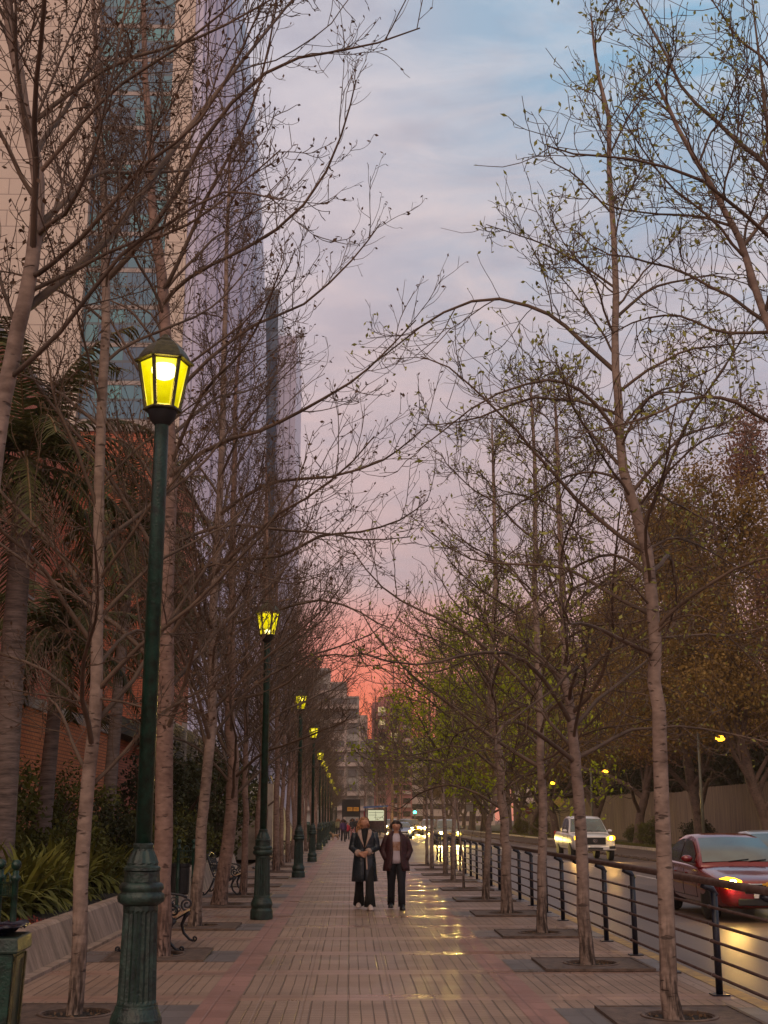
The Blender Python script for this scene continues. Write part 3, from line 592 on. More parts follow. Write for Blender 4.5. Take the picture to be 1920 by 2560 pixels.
# ---- big trees across the road
def big_tree(seed, H, Rr, nleaf, leafsz, lean=0, r0=.28):
    rs = np.random.RandomState(seed); fork = H*.2
    tr = [(0, 0, -.15), (lean*.3, 0, fork*.5), (lean, .1, fork), (lean*1.6, .2, H*.42), (lean*1.8, 0, H*.7), (lean*2, 0, H*.95)]
    TP = resamp(tr, 16); TR = r0*(1-np.linspace(0, 1, 17))**.6+.03; TR[0] *= 1.4
    n = 10; nl = 13; t = np.linspace(.2, .92, nl)+rs.normal(size=nl)*.015; x = t*16; i = x.astype(int); f = (x-i)[:, None]; S = TP[i]*(1-f)+TP[i+1]*f
    az = 2.4*np.arange(nl)+rs.uniform(0, 6); a = .75-.2*t+rs.normal(size=nl)*.1
    D = np.stack([np.sin(a)*np.cos(az), np.sin(a)*np.sin(az), np.cos(a)], 1); Ln = (Rr*1.45*(1-t*.55))*rs.uniform(.8, 1.2, nl)
    P1 = grow(S, D, Ln, n, [.02]*4+[-.03]*3+[-.05]*3, .16, rs); R1 = (Ln*.021)[:, None]*(1-np.linspace(0, 1, n+1)[None]*.85)+.012
    S2, D2, tp = spawn(P1, 10, .8, .2, rs, .1); L2 = np.repeat(Ln, 10)*.42*(1-tp*.5)*rs.uniform(.6, 1.3, len(tp)); P2 = grow(S2, D2, L2, 6, [0, 0, 0, -.02, -.03, -.03], .2, rs); R2 = (L2*.011)[:, None]*(1-np.linspace(0, 1, 7)[None]*.8)+.006
    S3, D3, tp3 = spawn(P2, 8, .8, .2, rs, .1); L3 = rs.uniform(.5, 1.3, len(tp3)); P3 = grow(S3, D3, L3, 4, [0, 0, -.04, -.04], .2, rs); P3 = P3[P3[:, -1, 2] > 4.3]; R3 = np.full((len(P3), 5), .008)
    V, Fc = tubes([(TP[None], TR[None], 12)]); mt = np_mesh('trunk', V, Fc)
    V, Fc = tubes([(P1, R1, 6), (P2, R2, 4), (P3, R3, 3)]); mb = np_mesh('limbs', V, Fc)
    k = max(1, nleaf//len(P3)); C = np.repeat(P3[:, 1:].mean(1)*.4+P3[:, -1]*.6, k, 0)+rs.normal(size=(len(P3)*k, 3))*.38
    keep = rs.uniform(size=len(C)) < np.repeat(np.clip(rs.normal(.75, .35, len(P3)), .12, 1), k); C = C[keep]; C = C[C[:, 2] > 4.6+rs.normal(size=len(C))*.5]
    V, Fc = leaves(C, leafsz, rs, .6); ml = np_mesh('leaves', V, Fc); return mt, mb, ml
big = [big_tree(80, 15, 5.2, 46000, .17, -.8), big_tree(81, 16.5, 5.0, 46000, .17, .5), big_tree(82, 15.5, 5.5, 46000, .17, -1.2)]
bigr = big_tree(84, 19, 4.2, 40000, .17, .2)
def bt(x, y, v, s, lab, m3, nm='roadside_tree', rz=0, grp='big trees on the verge across the road', mt=None):
    e = empty(nm, (x, y, -.02), rz, lab, 'tree', grp); e.scale = (s*1.08, s*1.08, s*1.17)
    for n_, me, m, sm in (('trunk', v[0], mt or M['bark3'], True), ('limbs', v[1], mt or M['bark3'], True), ('leaves', v[2], m3, False)):
        if not me.materials: me.materials.append(None); me.polygons.foreach_set('use_smooth', [sm]*len(me.polygons))
        o = bpy.data.objects.new(n_, me); COL.objects.link(o); o.parent = e; o.material_slots[0].link = 'OBJECT'; o.material_slots[0].material = m
bt(19.9, 61, big[0], 1.0, 'big brown-leaved tree by the fence at the right edge, above the silver car roof', M['leafbr'], rz=.3)
bt(19.0, 70, big[1], 1.0, 'big brown-leaved tree whose leaning trunk stands right of the orange street lamp pole', M['leafbr'], rz=1.9)
bt(19.6, 88, big[2], 1.0, 'big brown-leaved tree with crossing limbs behind the white pickup', M['leafbr'], rz=4.0)
bt(18.8, 100, big[0], 1.05, 'brown-leaved tree with a leaning trunk left of the white pickup', M['leafbr'], rz=3.1)
yy = 112
for k in range(14):
    bt(18.3+rr.uniform(-.6, .6), yy, big[k % 3], rr.uniform(.92, 1.15), 'brown-leaved tree far along the verge across the road', M['leafbr'], rz=rr.uniform(0, 6)); yy += rr.uniform(9, 13)
for k, (x, y, s, v, m3) in enumerate([(24.8, 73, 1.12, bigr, 'leafrd'), (24.5, 86, 1.0, big[1], 'leafrd'), (29, 66, 1.1, bigr, 'leafrd'), (26, 100, 1.1, bigr, 'leafbr'), (24, 118, 1.1, big[0], 'leafbr'), (25, 140, 1.2, big[2], 'leafbr'), (24, 165, 1.2, big[1], 'leafbr'), (24, 195, 1.25, big[1], 'leafbr'), (31, 90, 1.2, big[2], 'leafbr'), (33, 120, 1.3, big[1], 'leafbr')]):
    labs = ['tall russet tree rising highest at the right edge above the fence', 'russet-leaved tree behind the fence, left of the tallest one']
    bt(x, y, v, s, labs[k] if k < 2 else 'leafy tree standing behind the timber fence', M[m3], 'tall_tree', k*1.1, 'trees behind the timber fence')
def crown(rs, n, rad, sz, hollow=.55, flat=1):
    d = unit(rs.normal(size=(n, 3))); r = (hollow+(1-hollow)*rs.uniform(size=n)**.7)
    lob = 1+.22*np.sin(d[:, 0]*5+1)*np.cos(d[:, 1]*4)+.15*np.sin(d[:, 2]*7+d[:, 0]*3)
    C = d*(r*lob)[:, None]*np.array(rad); return leaves(C, sz, rs, .55)
def shrub_mesh(seed, rad, n, sz):
    rs = np.random.RandomState(seed); V, Fc = crown(rs, n, rad, sz); V[:, 2] += rad[2]*.9; ml = np_mesh('foliage', V[:], Fc)
    S = np.zeros((9, 3)); D = rs.normal(size=(9, 3)); D[:, 2] = 2.5; P = grow(S, D, np.full(9, rad[2]*1.6), 4, [0]*4, .12, rs); V, Fc = tubes([(P, np.full((9, 5), .012*rad[2]+.006), 4)]); return ml, np_mesh('stem', V, Fc)
def shrub(name, loc, ms, m, lab, grp=None, rz=0, s=1, cat='shrub'):
    e = empty(name, loc, rz, lab, cat, grp); e.scale = (s, s, s)
    for n_, me, mm in (('foliage', ms[0], m), ('stem', ms[1], M['bark3'])):
        if not me.materials: me.materials.append(None)
        o = bpy.data.objects.new(n_, me); COL.objects.link(o); o.parent = e; o.material_slots[0].link = 'OBJECT'; o.material_slots[0].material = mm
ev = shrub_mesh(90, (3.2, 3.2, 3.2), 16000, .3)
for k in range(13):
    x, y = 26.5+rr.uniform(-1, 2), 52+k*9
    shrub('evergreen_tree', (x, y, 0), ev, M['leafdk'], ['dark evergreen crown above the fence at the right edge', 'dark evergreen crown above the fence behind the leaning trunk'][k] if k < 2 else 'dark evergreen massed behind the timber fence', 'dark evergreens behind the fence', k*1.7, rr.uniform(1.15, 1.5), 'tree')
vs_ = shrub_mesh(91, (1.0, .9, .85), 3800, .12)
for k, (px, X) in enumerate([(1590, 19.3), (1700, 19.6), (1325, 19), (1280, 19), (1545, 20.5)]):
    y = X*3150*.97/(px-875); shrub('verge_bush', (X, y, 0), vs_, M['leafsh'] if k != 1 else M['leafdk'], ['round bush on the verge right of the white pickup', 'dark bush on the verge behind the red car roof', 'bush on the far verge left of the pickup, nearer one', 'bush on the far verge left of the pickup, leftmost', 'small bush at the foot of the leaning trunk beside the pickup'][k], 'bushes on the verge across the road', k, 1.0 if k < 4 else .7)

# ------------------------------------------------------------------ timber fence across the road
M['fence'] = mat('weathered_fence_boards', (.30, .215, .15), .85, var=.5, scale=1.0, bump=.4, bscale=14, stretch=(1, 4, .35), col2=(.14, .10, .08))
fe = empty('timber_fence', (21.5, 20, 0), 0, 'long weathered vertical-board timber fence behind the trees across the road', 'fence')
rng = random.Random(8); b = MB()
y = 0; H_ = 3.45; seg = 0
while y < 150:
    if rng.random() < .02: H_ = 3.45+rng.uniform(-.18, .18)
    wd = .14; b.box((0, y, H_/2), (.025, wd*.9, H_+rng.uniform(-.05, .05)), rz=rng.uniform(-.04, .04)); y += wd+(.03 if y < 48 else .0)
b.build('boards', M['fence'], fe)
for k in range(60): MB().b2(-.02+.05, .13, 2.5*k-.05, 2.5*k+.05, 0, 3.3).build('post', M['fence'], fe)
b = MB(); b.b2(.02, .07, 0, 150, 2.6, 2.7); b.b2(.02, .07, 0, 150, .6, .7); b.build('rail', M['fence'], fe)

# ------------------------------------------------------------------ street railing
RX, H0 = 3.50, 1.05
ra = empty('street_railing', (RX, 10, 0), 0, 'pipe railing with navy posts between the pavement and the road', 'railing')
ys = [-4.4+1.8*k-.0 for k in range(19)]; ys = [12.55-10+1.8*(k-5) for k in range(28)]
for i, y in enumerate(ys):
    if 10+y < 5: continue
    b = MB(); b.tube([(0, y, .012), (0, y, .93)], .034, 12); b.build('post', M['navy'], ra, True)
    b = MB(); b.tube([(.02, y, .90), (-.02, y, .965), (-.075, y, .985), (-.12, y, 1.0)], [.03, .034, .03, .022], 8); b.build('bracket', M['navy'], ra, True)
    b = MB(); b.b2(-.08, .08, y-.08, y+.08, .002, .014); b.build('base_plate', M['navy'], ra)
ya, yb = -5.5, ys[-1]+.1
MB().tube([(-.13, ya, H0), (-.13, (ya+yb)/2, H0), (-.13, yb, H0)], .036, 12).build('top_rail', M['railm'], ra, True)
for h in (.80, .645, .49, .335, .18):
    b = MB(); b.tube([(-.045, ya, h), (-.045, yb, h)], .0145, 8)
    for y in ys: b.tube([(-.045, y-.03, h), (-.045, y+.03, h)], .02, 8)
    b.build('rail', M['railm'], ra, True)

# ------------------------------------------------------------------ tree grates
M['cover'] = mat('pale_worn_metal', (.5, .42, .38), .35, metal=.3, var=.3, scale=9)
M['litter'] = leafmat('dry_litter', (.05, .03, .02), (.16, .10, .06), (.30, .22, .15), 0, 5)
def grate(x, y, lab, grp, tilt=0, hole=.27, sz=1.2):
    e = empty('tree_grate', (x, y, .004), 0, lab, 'tree grate', grp); e.rotation_euler = (tilt, -tilt*.6, 0)
    b = MB(); r = sz/2; n = 32; ring = [(hole*math.cos(2*math.pi*k/n), hole*math.sin(2*math.pi*k/n)) for k in range(n)]
    def sq(a):
        c, s = math.cos(a), math.sin(a); m = max(abs(c), abs(s)); return (r*.93*c/m, r*.93*s/m)
    sqp = [sq(2*math.pi*k/n) for k in range(n)]
    b.v = [(p[0], p[1], .022) for p in ring]+[(p[0], p[1], .022) for p in sqp]+[(p[0], p[1], .001) for p in ring]
    b.f = [(k, (k+1) % n, n+(k+1) % n, n+k) for k in range(n)]+[(2*n+k, 2*n+(k+1) % n, (k+1) % n, k) for k in range(n)]
    b.build('plate', M['grate'], e)
    b = MB()
    for a, c, d, f in ((-r, r, -r, -r*.93), (-r, r, r*.93, r), (-r, -r*.93, -r*.93, r*.93), (r*.93, r, -r*.93, r*.93)): b.b2(a, c, d, f, .001, .028)
    b.build('frame', M['grate'], e)
    b = MB(); b.tube([(hole*1.12*math.cos(2*math.pi*k/24), hole*1.12*math.sin(2*math.pi*k/24), .026) for k in range(25)], .022, 6, False, .4); b.build('collar', M['grate'], e, True)
    b = MB(); b.lathe([(hole*.99, .0015), (hole*.6, .006), (.01, .02)], n=24); b.build('soil', M['soil'], e)
    rs = np.random.RandomState(int(abs(y)*10)); q = rs.uniform(0, 6.3, 60); rr_ = rs.uniform(.05, 1, 60)**.5*hole*.95; V, Fc = leaves(np.stack([rr_*np.cos(q), rr_*np.sin(q), np.full(60, .012)], 1), .035, rs, .6, .2); link('dry_leaves', np_mesh('dry_leaves', V, Fc), M['litter'], e)
ol = ['nearest', 'second', 'third', 'fourth', 'fifth', 'sixth', 'seventh', 'eighth']
for k, y in enumerate(RT[:10]): grate(2.75, y-.02, 'square tree grate on the right, %s from the front' % ol[k] if k < 8 else ['ninth', 'tenth'][k-8]+' square tree grate on the right, hardly visible', 'tree grates on the right')
for k, y in enumerate(LT[:9]): grate(-2.3, y-.02, 'square tree grate on the left, %s from the front' % (ol+['ninth'])[k], 'tree grates on the left', tilt=.022 if k == 1 else 0)

# ------------------------------------------------------------------ lamp posts
M['bulb'] = emat('lamp_bulb', (1, .97, .75), 26); M['bulbY'] = emat('lamp_bulb_far', (1, .80, .22), 14)
def glass_mat():
    global nt
    m = bpy.data.materials.new('lit_yellow_glass'); m.use_nodes = True; nt = m.node_tree; nt.nodes.clear(); out = N('ShaderNodeOutputMaterial')
    e = N('ShaderNodeEmission'); e.inputs[0].default_value = (.86, .68, .002, 1); e.inputs[1].default_value = .95
    t = N('ShaderNodeBsdfTransparent'); t.inputs[0].default_value = (1, .95, .5, 1); x = N('ShaderNodeMixShader'); x.inputs[0].default_value = .14
    tc = N('ShaderNodeTexCoord'); nz = N('ShaderNodeTexNoise'); nz.inputs['Scale'].default_value = 9; L(tc.outputs['Object'], nz.inputs[0])
    L(ramp(nz.outputs[0], [(.3, (.74, .60, .001)), (.7, (.90, .76, .003))]), e.inputs[0])
    vd = N('ShaderNodeVectorMath', operation='DISTANCE'); L(tc.outputs['Object'], vd.inputs[0]); vd.inputs[1].default_value = (0, -.1, 4.80)
    L(mth('MULTIPLY_ADD', mth('SUBTRACT', .34, vd.outputs['Value'], None, True), 3.2, .82), e.inputs[1])
    L(e.outputs[0], x.inputs[1]); L(t.outputs[0], x.inputs[2]); L(x.outputs[0], out.inputs[0]); return m
M['lglass'] = glass_mat()
def lamp_post(loc, label, bulbz=4.82, rz=0.12):
    e = empty('lamp_post', loc, rz, label, 'street lamp', 'green lantern posts along the pavement')
    b = MB(); b.lathe([(.187, 0), (.19, .02), (.187, .14), (.175, .16), (.165, .18), (.172, .20), (.182, .235), (.180, .26), (.165, .30), (.150, .33), (.146, .35)], n=40)
    b.build('plinth', M['greend'], e, False, .004)
    n = 40; b = MB(); b.lathe([(.138, .345), (.138, .365), (.135, .385), (.121, .97), (.123, .99), (.123, 1.02)], n=n, flute=[0, 0, .10, .10, 0, 0]); b.build('fluted_base', M['greend'], e)
    b = MB(); b.lathe([(.122, 1.02), (.140, 1.03), (.162, 1.045), (.169, 1.07), (.164, 1.095), (.145, 1.11), (.145, 1.118), (.158, 1.13), (.160, 1.15), (.148, 1.17), (.130, 1.18)], n=40, flute=[0, .05, .05, .04, 0, 0, 0, 0, 0, 0, 0]); b.build('ring_moulding', M['greend'], e, True)
    b = MB(); b.lathe([(.129, 1.18), (.124, 1.25), (.122, 1.253)], n=40); b.box((0, -.1275, 1.215), (.10, .006, .06), rx=-.05); b.build('collar', M['greend'], e)
    b = MB()
    for q in range(3): b.box((-.012+.008*(q % 2), -.132, 1.234-.018*q), (.06-.012*q, .004, .006))
    b.build('maker_plate', M['green'], e)
    b = MB(); b.lathe([(.122, 1.253), (.132, 1.262), (.130, 1.282), (.113, 1.292), (.110, 1.30), (.115, 1.312), (.096, 1.36), (.078, 1.395), (.072, 1.41), (.075, 1.425), (.075, 1.44), (.064, 1.45)], n=24, flute=[0, 0, 0, 0, 0, .07, .08, .07, 0, 0, 0, 0]); b.build('bell_moulding', M['greend'], e)
    b = MB(); b.lathe([(.0605, 1.45), (.0555, 4.4), (.054, 4.60), (.062, 4.62), (.062, 4.64), (.052, 4.65), (.052, 4.75)], n=20); b.build('shaft', M['green'], e, True)
    ln = empty('lantern', (0, 0, 1.085)); ln.parent = e; ln.scale = (.83, .83, .83); ln.rotation_euler.z = rz
    b = MB(); b.lathe([(.05, 4.22), (.075, 4.25), (.115, 4.30), (.135, 4.36), (.14, 4.38)], n=24); b.build('lantern_cup', M['black'], ln, True)
    z0, z1, a0, a1 = 4.40, 4.86, .155, .235
    hx = lambda r, z: [(r*math.cos(math.pi/3*k), r*math.sin(math.pi/3*k), z) for k in range(6)]
    b = MB(); b.loft([hx(.13, 4.375), hx(.185, 4.385), hx(.185, 4.40), hx(.165, 4.415), hx(.15, 4.42)]); b.build('lantern_base', M['cap'], ln)
    b = MB(); b.loft([hx(.225, 4.845), hx(.245, 4.86), hx(.285, 4.862), hx(.285, 4.88), hx(.25, 4.895), hx(.235, 4.93), hx(.20, 4.985), hx(.15, 5.04), hx(.10, 5.07), hx(.085, 5.072), hx(.085, 5.095), hx(.05, 5.12), hx(.03, 5.15)]); b.build('lantern_roof', M['cap'], ln)
    for k in range(6):
        a = math.pi/3*k; c, s = math.cos(a), math.sin(a); MB().tube([(a0*c, a0*s, 4.41), (a1*c, a1*s, 4.86)], .019, 6).build('lantern_bar', M['cap'], ln)
        a2 = math.pi/3*(k+1); c2, s2 = math.cos(a2), math.sin(a2); q = .985
        MB().patch([[(a0*q*c, a0*q*s, 4.415), (a0*q*c2, a0*q*s2, 4.415)], [(a1*q*c, a1*q*s, 4.855), (a1*q*c2, a1*q*s2, 4.855)]]).build('lantern_pane', M['lglass'], ln)
    return e
LAMPL = bpy.data.lights.new('lamp_light', 'POINT'); LAMPL.energy = 65; LAMPL.color = (1, .72, .22); LAMPL.shadow_soft_size = .09
def bulb(e, z, r, m, y=0):
    ln = [o for o in COL.objects if o.parent == e and o.name.startswith('lantern') and o.type == 'EMPTY'][0]
    MB().ball((0, y, z), r, 14, 10, (1.15, 1, .9)).build('bulb', m, ln, True)
    o = bpy.data.objects.new('lamp_light', LAMPL); COL.objects.link(o); o.parent = ln; o.location = (0, 0, 4.6)
e = lamp_post((-1.49, 9.45, 0), 'nearest and largest green lamp post with a fluted base and a glowing yellow lantern'); bulb(e, 4.79, .105, M['bulb'])
e = lamp_post((-1.46, 21.95, 0), 'second green lamp post, standing right of the second bench, bulb low in its lantern', rz=.5); bulb(e, 4.47, .06, M['bulb'])
proto = lamp_post((-1.46, 37.3, 0), 'third green lamp post down the left side of the pavement', rz=.3); bulb(proto, 4.75, .085, M['bulbY'])
labs = ['fourth green lamp post down the left side of the pavement', 'fifth green lamp post, first of the tightly bunched far ones']+['far green lamp post among those bunched at the end of the row']*9
for y, lb in zip((50.8, 70, 79, 88, 101, 117, 128, 146, 165, 180), labs):
    c = copy_tree(proto); c.location = (-1.46 if y < 60 else -1.5-.002*y, y, 0); c.rotation_euler.z = y; c['label'] = lb

# ------------------------------------------------------------------ street lamps across the road
M['orange'] = emat('sodium_light', (1, .42, .02), 6)
M['pole'] = mat('galvanised_pole', (.16, .16, .12), .5, metal=.3)
for px, ph, X, top, hd, lab in ((1716, 1830, 17.4, 6.6, 1.0, 'orange street lamp on a grey pole in front of the fence, rightmost'), (1452, 1920, 17.9, 7.0, .95, 'orange street lamp on a thin pole behind the white pickup'), (1336, 1950, 17.7, 7.2, .8, 'orange street lamp glowing just right of the third tree'), (1128, 2000, 9.0+8.5, 8, -.4, 'small orange street lamp far along the far verge')):
    y = X*3150*.975/(px-875); z = 1.62-(1.0)*(ph-2047)*y*.96/3150
    e = empty('street_lamp', (X, y, 0), 0, lab, 'street lamp', 'orange street lamps across the road')
    MB().tube([(0, 0, 0), (0, 0, z)], [.09, .06], 8).build('pole', M['pole'], e, True)
    MB().tube([(0, 0, z-.3), (hd*.5, 0, z-.25), (hd, 0, z-.22)], .03, 6).build('arm', M['pole'], e)
    MB().box((hd+.12, 0, z-.18), (.5, .22, .12), taper=.7).build('lamp_head', M['pole'], e, bevel=.02)
    MB().ball((hd+.1, -.02, z-.29), .21, 12, 8, (1.2, 1, .7)).build('bulb', M['orange'], e, True)

# ------------------------------------------------------------------ planter, plants, buildings on the left
wl = empty('planter_wall', (-3.36, 8, 0), 0, 'low sloping stained concrete planter wall along the left of the pavement', 'wall')
b = MB()
sec = [(0, 0), (-.02, .05), (-.16, .40), (-.20, .43), (-.34, .43), (-.38, .38), (-.4, 0)]
rings = [[(x, y, z) for x, z in sec] for y in (-6, 2, 5, 8.2, 8.25, 12, 17.6)]
b.loft(rings); b.build('wall_front_run', M['conc'], wl)
b = MB(); b.loft([[(x, y, z*1.32) for x, z in sec] for y in (17.7, 20, 24, 32)]); b.build('wall_far_run', M['conc'], wl)
b = MB(); b.b2(-.05, .10, -6, 17.6, 0, .035); b.build('footing', M['conc'], wl)
tag(sheet('planting_bed', -12, -3.74, 2, 44, .34, M['soil']), kind='structure')
rs = np.random.RandomState(3)
C = np.stack([rs.uniform(-6.2, -3.72, 9000), rs.uniform(9, 17, 9000), rs.uniform(.345, .40, 9000)], 1); V, Fc = leaves(C, .05, rs, .5)
tag(link('red_mulch', np_mesh('red_mulch', V, Fc), M['mulch']), 'red bark mulch covering the near planting bed', 'mulch', kind='stuff')
def strap_blades(n, x0, x1, y0, y1, z, h, seed, dens=None):
    rs = np.random.RandomState(seed); cx = rs.uniform(x0, x1, n//24); cy = rs.uniform(y0, y1, n//24); i = rs.randint(0, len(cx), n)
    S = np.stack([cx[i]+rs.normal(size=n)*.07, cy[i]+rs.normal(size=n)*.07, np.full(n, z)], 1); az = rs.uniform(0, 2*np.pi, n); ti = rs.uniform(.3, 1.25, n)
    d = np.stack([np.cos(az)*np.sin(ti), np.sin(az)*np.sin(ti), np.cos(ti)], 1); Ln = h*rs.uniform(.65, 1.2, n); side = np.stack([-np.sin(az), np.cos(az), np.zeros(n)], 1)
    k = 6; P = np.zeros((n, k+1, 3)); P[:, 0] = S
    for j in range(k): d = unit(d+np.array([0, 0, -.17-.12*j])*ti[:, None]); P[:, j+1] = P[:, j]+d*(Ln/k)[:, None]
    wd = np.array([.6, 1, 1.05, 1, .85, .55, .05])*.044; A = P-side[:, None]*wd[None, :, None]; B_ = P+side[:, None]*wd[None, :, None]
    V = np.stack([A, B_], 2).reshape(-1, 3); idx = np.arange(n*(k+1)*2).reshape(n, k+1, 2)
    return V, np.stack([idx[:, :-1, 0], idx[:, :-1, 1], idx[:, 1:, 1], idx[:, 1:, 0]], -1).reshape(-1, 4)
V, Fc = strap_blades(12500, -7.2, -4.5, 15.3, 31, .34, 1.0, 5)
tag(link('strap_leaf_plants', np_mesh('strap_leaf_plants', V, Fc), M['strap']), 'dense bed of arching strap-leaved plants behind the planter wall', 'plants', kind='stuff')
V, Fc = strap_blades(600, -4.6, -3.8, 9.5, 11.8, .34, .55, 6)
tag(link('young_strap_plants', np_mesh('young_strap_plants', V, Fc), M['strap']), 'few small strap-leaved plants behind the green posts at the left edge', 'plants', kind='stuff')
hs = shrub_mesh(95, (1.0, 1.1, .7), 5200, .10); hs2 = shrub_mesh(96, (.9, .9, 1.15), 4200, .10)
for k, (x, y, s, v, m) in enumerate([(-5.2, 24.5, .95, hs, 'leafsh'), (-5.1, 27, 1.1, hs, 'leafdk'), (-4.9, 30, 1.0, hs, 'leafsh'), (-4.8, 33, 1.1, hs, 'leafdk'), (-4.9, 36.5, 1.1, hs, 'leafsh'), (-6.6, 27, 1.0, hs2, 'leafsh'), (-6.7, 23, 1.35, hs2, 'leafsh'), (-6.5, 31, 1.1, hs2, 'leafsh'), (-5.8, 40, 1.7, hs2, 'leafdk'), (-5.0, 45, 1.8, hs2, 'leafdk'), (-5.2, 50, 1.8, hs2, 'leafsh'), (-5, 56, 1.9, hs2, 'leafdk')]):
    lb = ['rounded hedge shrub right behind the nearest bench', 'dark hedge shrub left of the second bench', 'olive hedge shrub above the second bench', 'dark hedge shrub above the planter wall, farther along', 'last low hedge shrub before the stair', 'bush against the brick wall between the palm trunks', 'tall bush against the brick wall at the left', 'bush against the far corner of the brick wall'][k] if k < 8 else ['dark shrub low beside the near end of the louvred screen', 'dark shrub halfway along the louvred screen', 'olive shrub near the far end of the louvred screen', 'dark shrub beyond the louvred screen, by the stair wall'][k-8]
    shrub('shrub', (x, y, .33), v, M[m], lb, 'shrubs in the planting bed', k*1.3, s)
# palms
def palm(loc, H, r, lab, seed, nf=26, fl=2.6, ln=(0, 0), grp='palms in front of the brick building'):
    rs = np.random.RandomState(seed); e = empty('palm_tree', loc, 0, lab, 'palm', grp)
    tr = resamp([(0, 0, -.3), (ln[0]*.3, 0, H*.3), (ln[0]*.6, 0, H*.6), (ln[0], 0, H)], 20); TR = np.linspace(r*1.25, r*.8, 21); TR[0] = r*1.6; V, Fc = tubes([(tr[None], TR[None], 14)])
    link('trunk', np_mesh('trunk', V, Fc), M['palmbark'], e, True)
    az = np.arange(nf)*2.4; a = np.linspace(.25, 2.1, nf)+rs.normal(size=nf)*.1; D = np.stack([np.sin(a)*np.cos(az), np.sin(a)*np.sin(az), np.cos(a)], 1)
    P = grow(np.repeat(tr[-1:], nf, 0), D, np.full(nf, fl)*rs.uniform(.85, 1.1, nf), 12, [-.05]*3+[-.16]*9, .02, rs)
    k = 46; i = np.linspace(1.2, 11.9, k); ii = i.astype(int); f = (i-ii)[None, :, None]; S = P[:, ii]*(1-f)+P[:, ii+1]*f; T = unit(P[:, ii+1]-P[:, ii]); sd_ = unit(np.cross(T, np.array([0, 0, 1.])))
    Vs = []; 
    for sg in (-1, 1):
        d = unit(sd_*sg+T*.7+np.array([0, 0, -.35])+rs.normal(size=S.shape)*.12); l = .62*(1-.5*np.linspace(0, 1, k)[None, :, None])*fl/2.6; m1 = S+d*l*.5; tip = S+d*l+np.array([0, 0, -.25])*l; wv = unit(T)*.022
        Vs.append(np.stack([S-wv, S+wv, m1+wv*.9, m1-wv*.9], 2).reshape(-1, 4, 3)); Vs.append(np.stack([m1-wv*.9, m1+wv*.9, tip+wv*.1, tip-wv*.1], 2).reshape(-1, 4, 3))
    V = np.concatenate(Vs).reshape(-1, 3); link('fronds', np_mesh('fronds', V, np.arange(len(V)).reshape(-1, 4)), M['palm'], e)
    V, Fc = tubes([(P, np.full((nf, 13), .018), 4)]); link('stalks', np_mesh('stalks', V, Fc), M['palmst'], e)
M['palmbark'] = mat('ringed_palm_bark', (.17, .125, .11), .85, var=.4, scale=3, bump=.6, bscale=8, stretch=(1, 1, 7)); M['palmst'] = mat('palm_stalk', (.16, .10, .04), .6)
palm((-5.55, 20.8, .34), 7.2, .20, 'thick grey palm trunk at the left edge behind the strap-leaved plants', 31, 30, 3.0)
palm((-6.2, 26.2, .34), 5.0, .155, 'shorter palm left of the slender tree, fronds hanging before the brick wall', 32, 26, 2.4, (.2, 0))
palm((-6.0, 32, .34), 8.4, .15, 'palm just behind the reddish tree, fronds drooping beside the lamp post', 33, 30, 2.8, (.3, 0))
palm((-5.0, 35, .34), 6.6, .13, 'palm with drooping fronds left of the second lamp post', 34, 26, 2.4)

# brick building
M['coping'] = mat('grey_coping', (.30, .26, .24), .7, var=.25, scale=2)
bw = empty('brick_garden_wall', (-7.0, 6, 0), 0, 'lower orange brick wall with a stepped grey coping behind the palms', 'wall')
b = MB(); b.b2(-.3, 0, 0, 32.0, .3, 3.98); b.build('brickwork', M['brick'], bw)
b = MB()
for k in range(8): b.b2(-.42, .07, 4*k, 4*k+3.2, 3.98, 4.22)
b.build('coping', M['coping'], bw)
bb = empty('brick_building', (-10.5, 0, 0), 0, 'tall red brick building behind the palms at the left', 'building')
b = MB(); b.b2(-16, 0, 10, 46, 0, 15.5); b.b2(-14, 3.1, 46, 58, 0, 15.9); b.build('walls', M['brickr'], bb)
b = MB(); b.b2(-14.1, 3.2, 45.9, 58.1, 15.9, 16.2); b.b2(-16, .1, 10, 45.85, 15.5, 15.8); b.build('parapet', M['coping'], bb)
for k in range(6):
    for h in (5.2, 8.6, 12.0):
        f = MB(); f.b2(-.05, .04, 13+5.2*k, 15.4+5.2*k, h, h+1.7); o = f.build('window', M['coping'], bb); MB().b2(.041, .05, 13.1+5.2*k, 15.3+5.2*k, h+.1, h+1.6).build('pane', M['glassdk'], o)
an = empty('brick_annex', (-7.4, 38, 0), 0, 'dark red brick annex wall between the palms and the lamp post', 'building')
b = MB(); b.b2(-3.1, 0.05, 0, 8, 0, 4.1); b.build('walls', M['brickr'], an); b = MB(); b.b2(-3.2, .6, -.8, 8.2, 4.1, 4.6); b.build('canopy', M['black'], an)
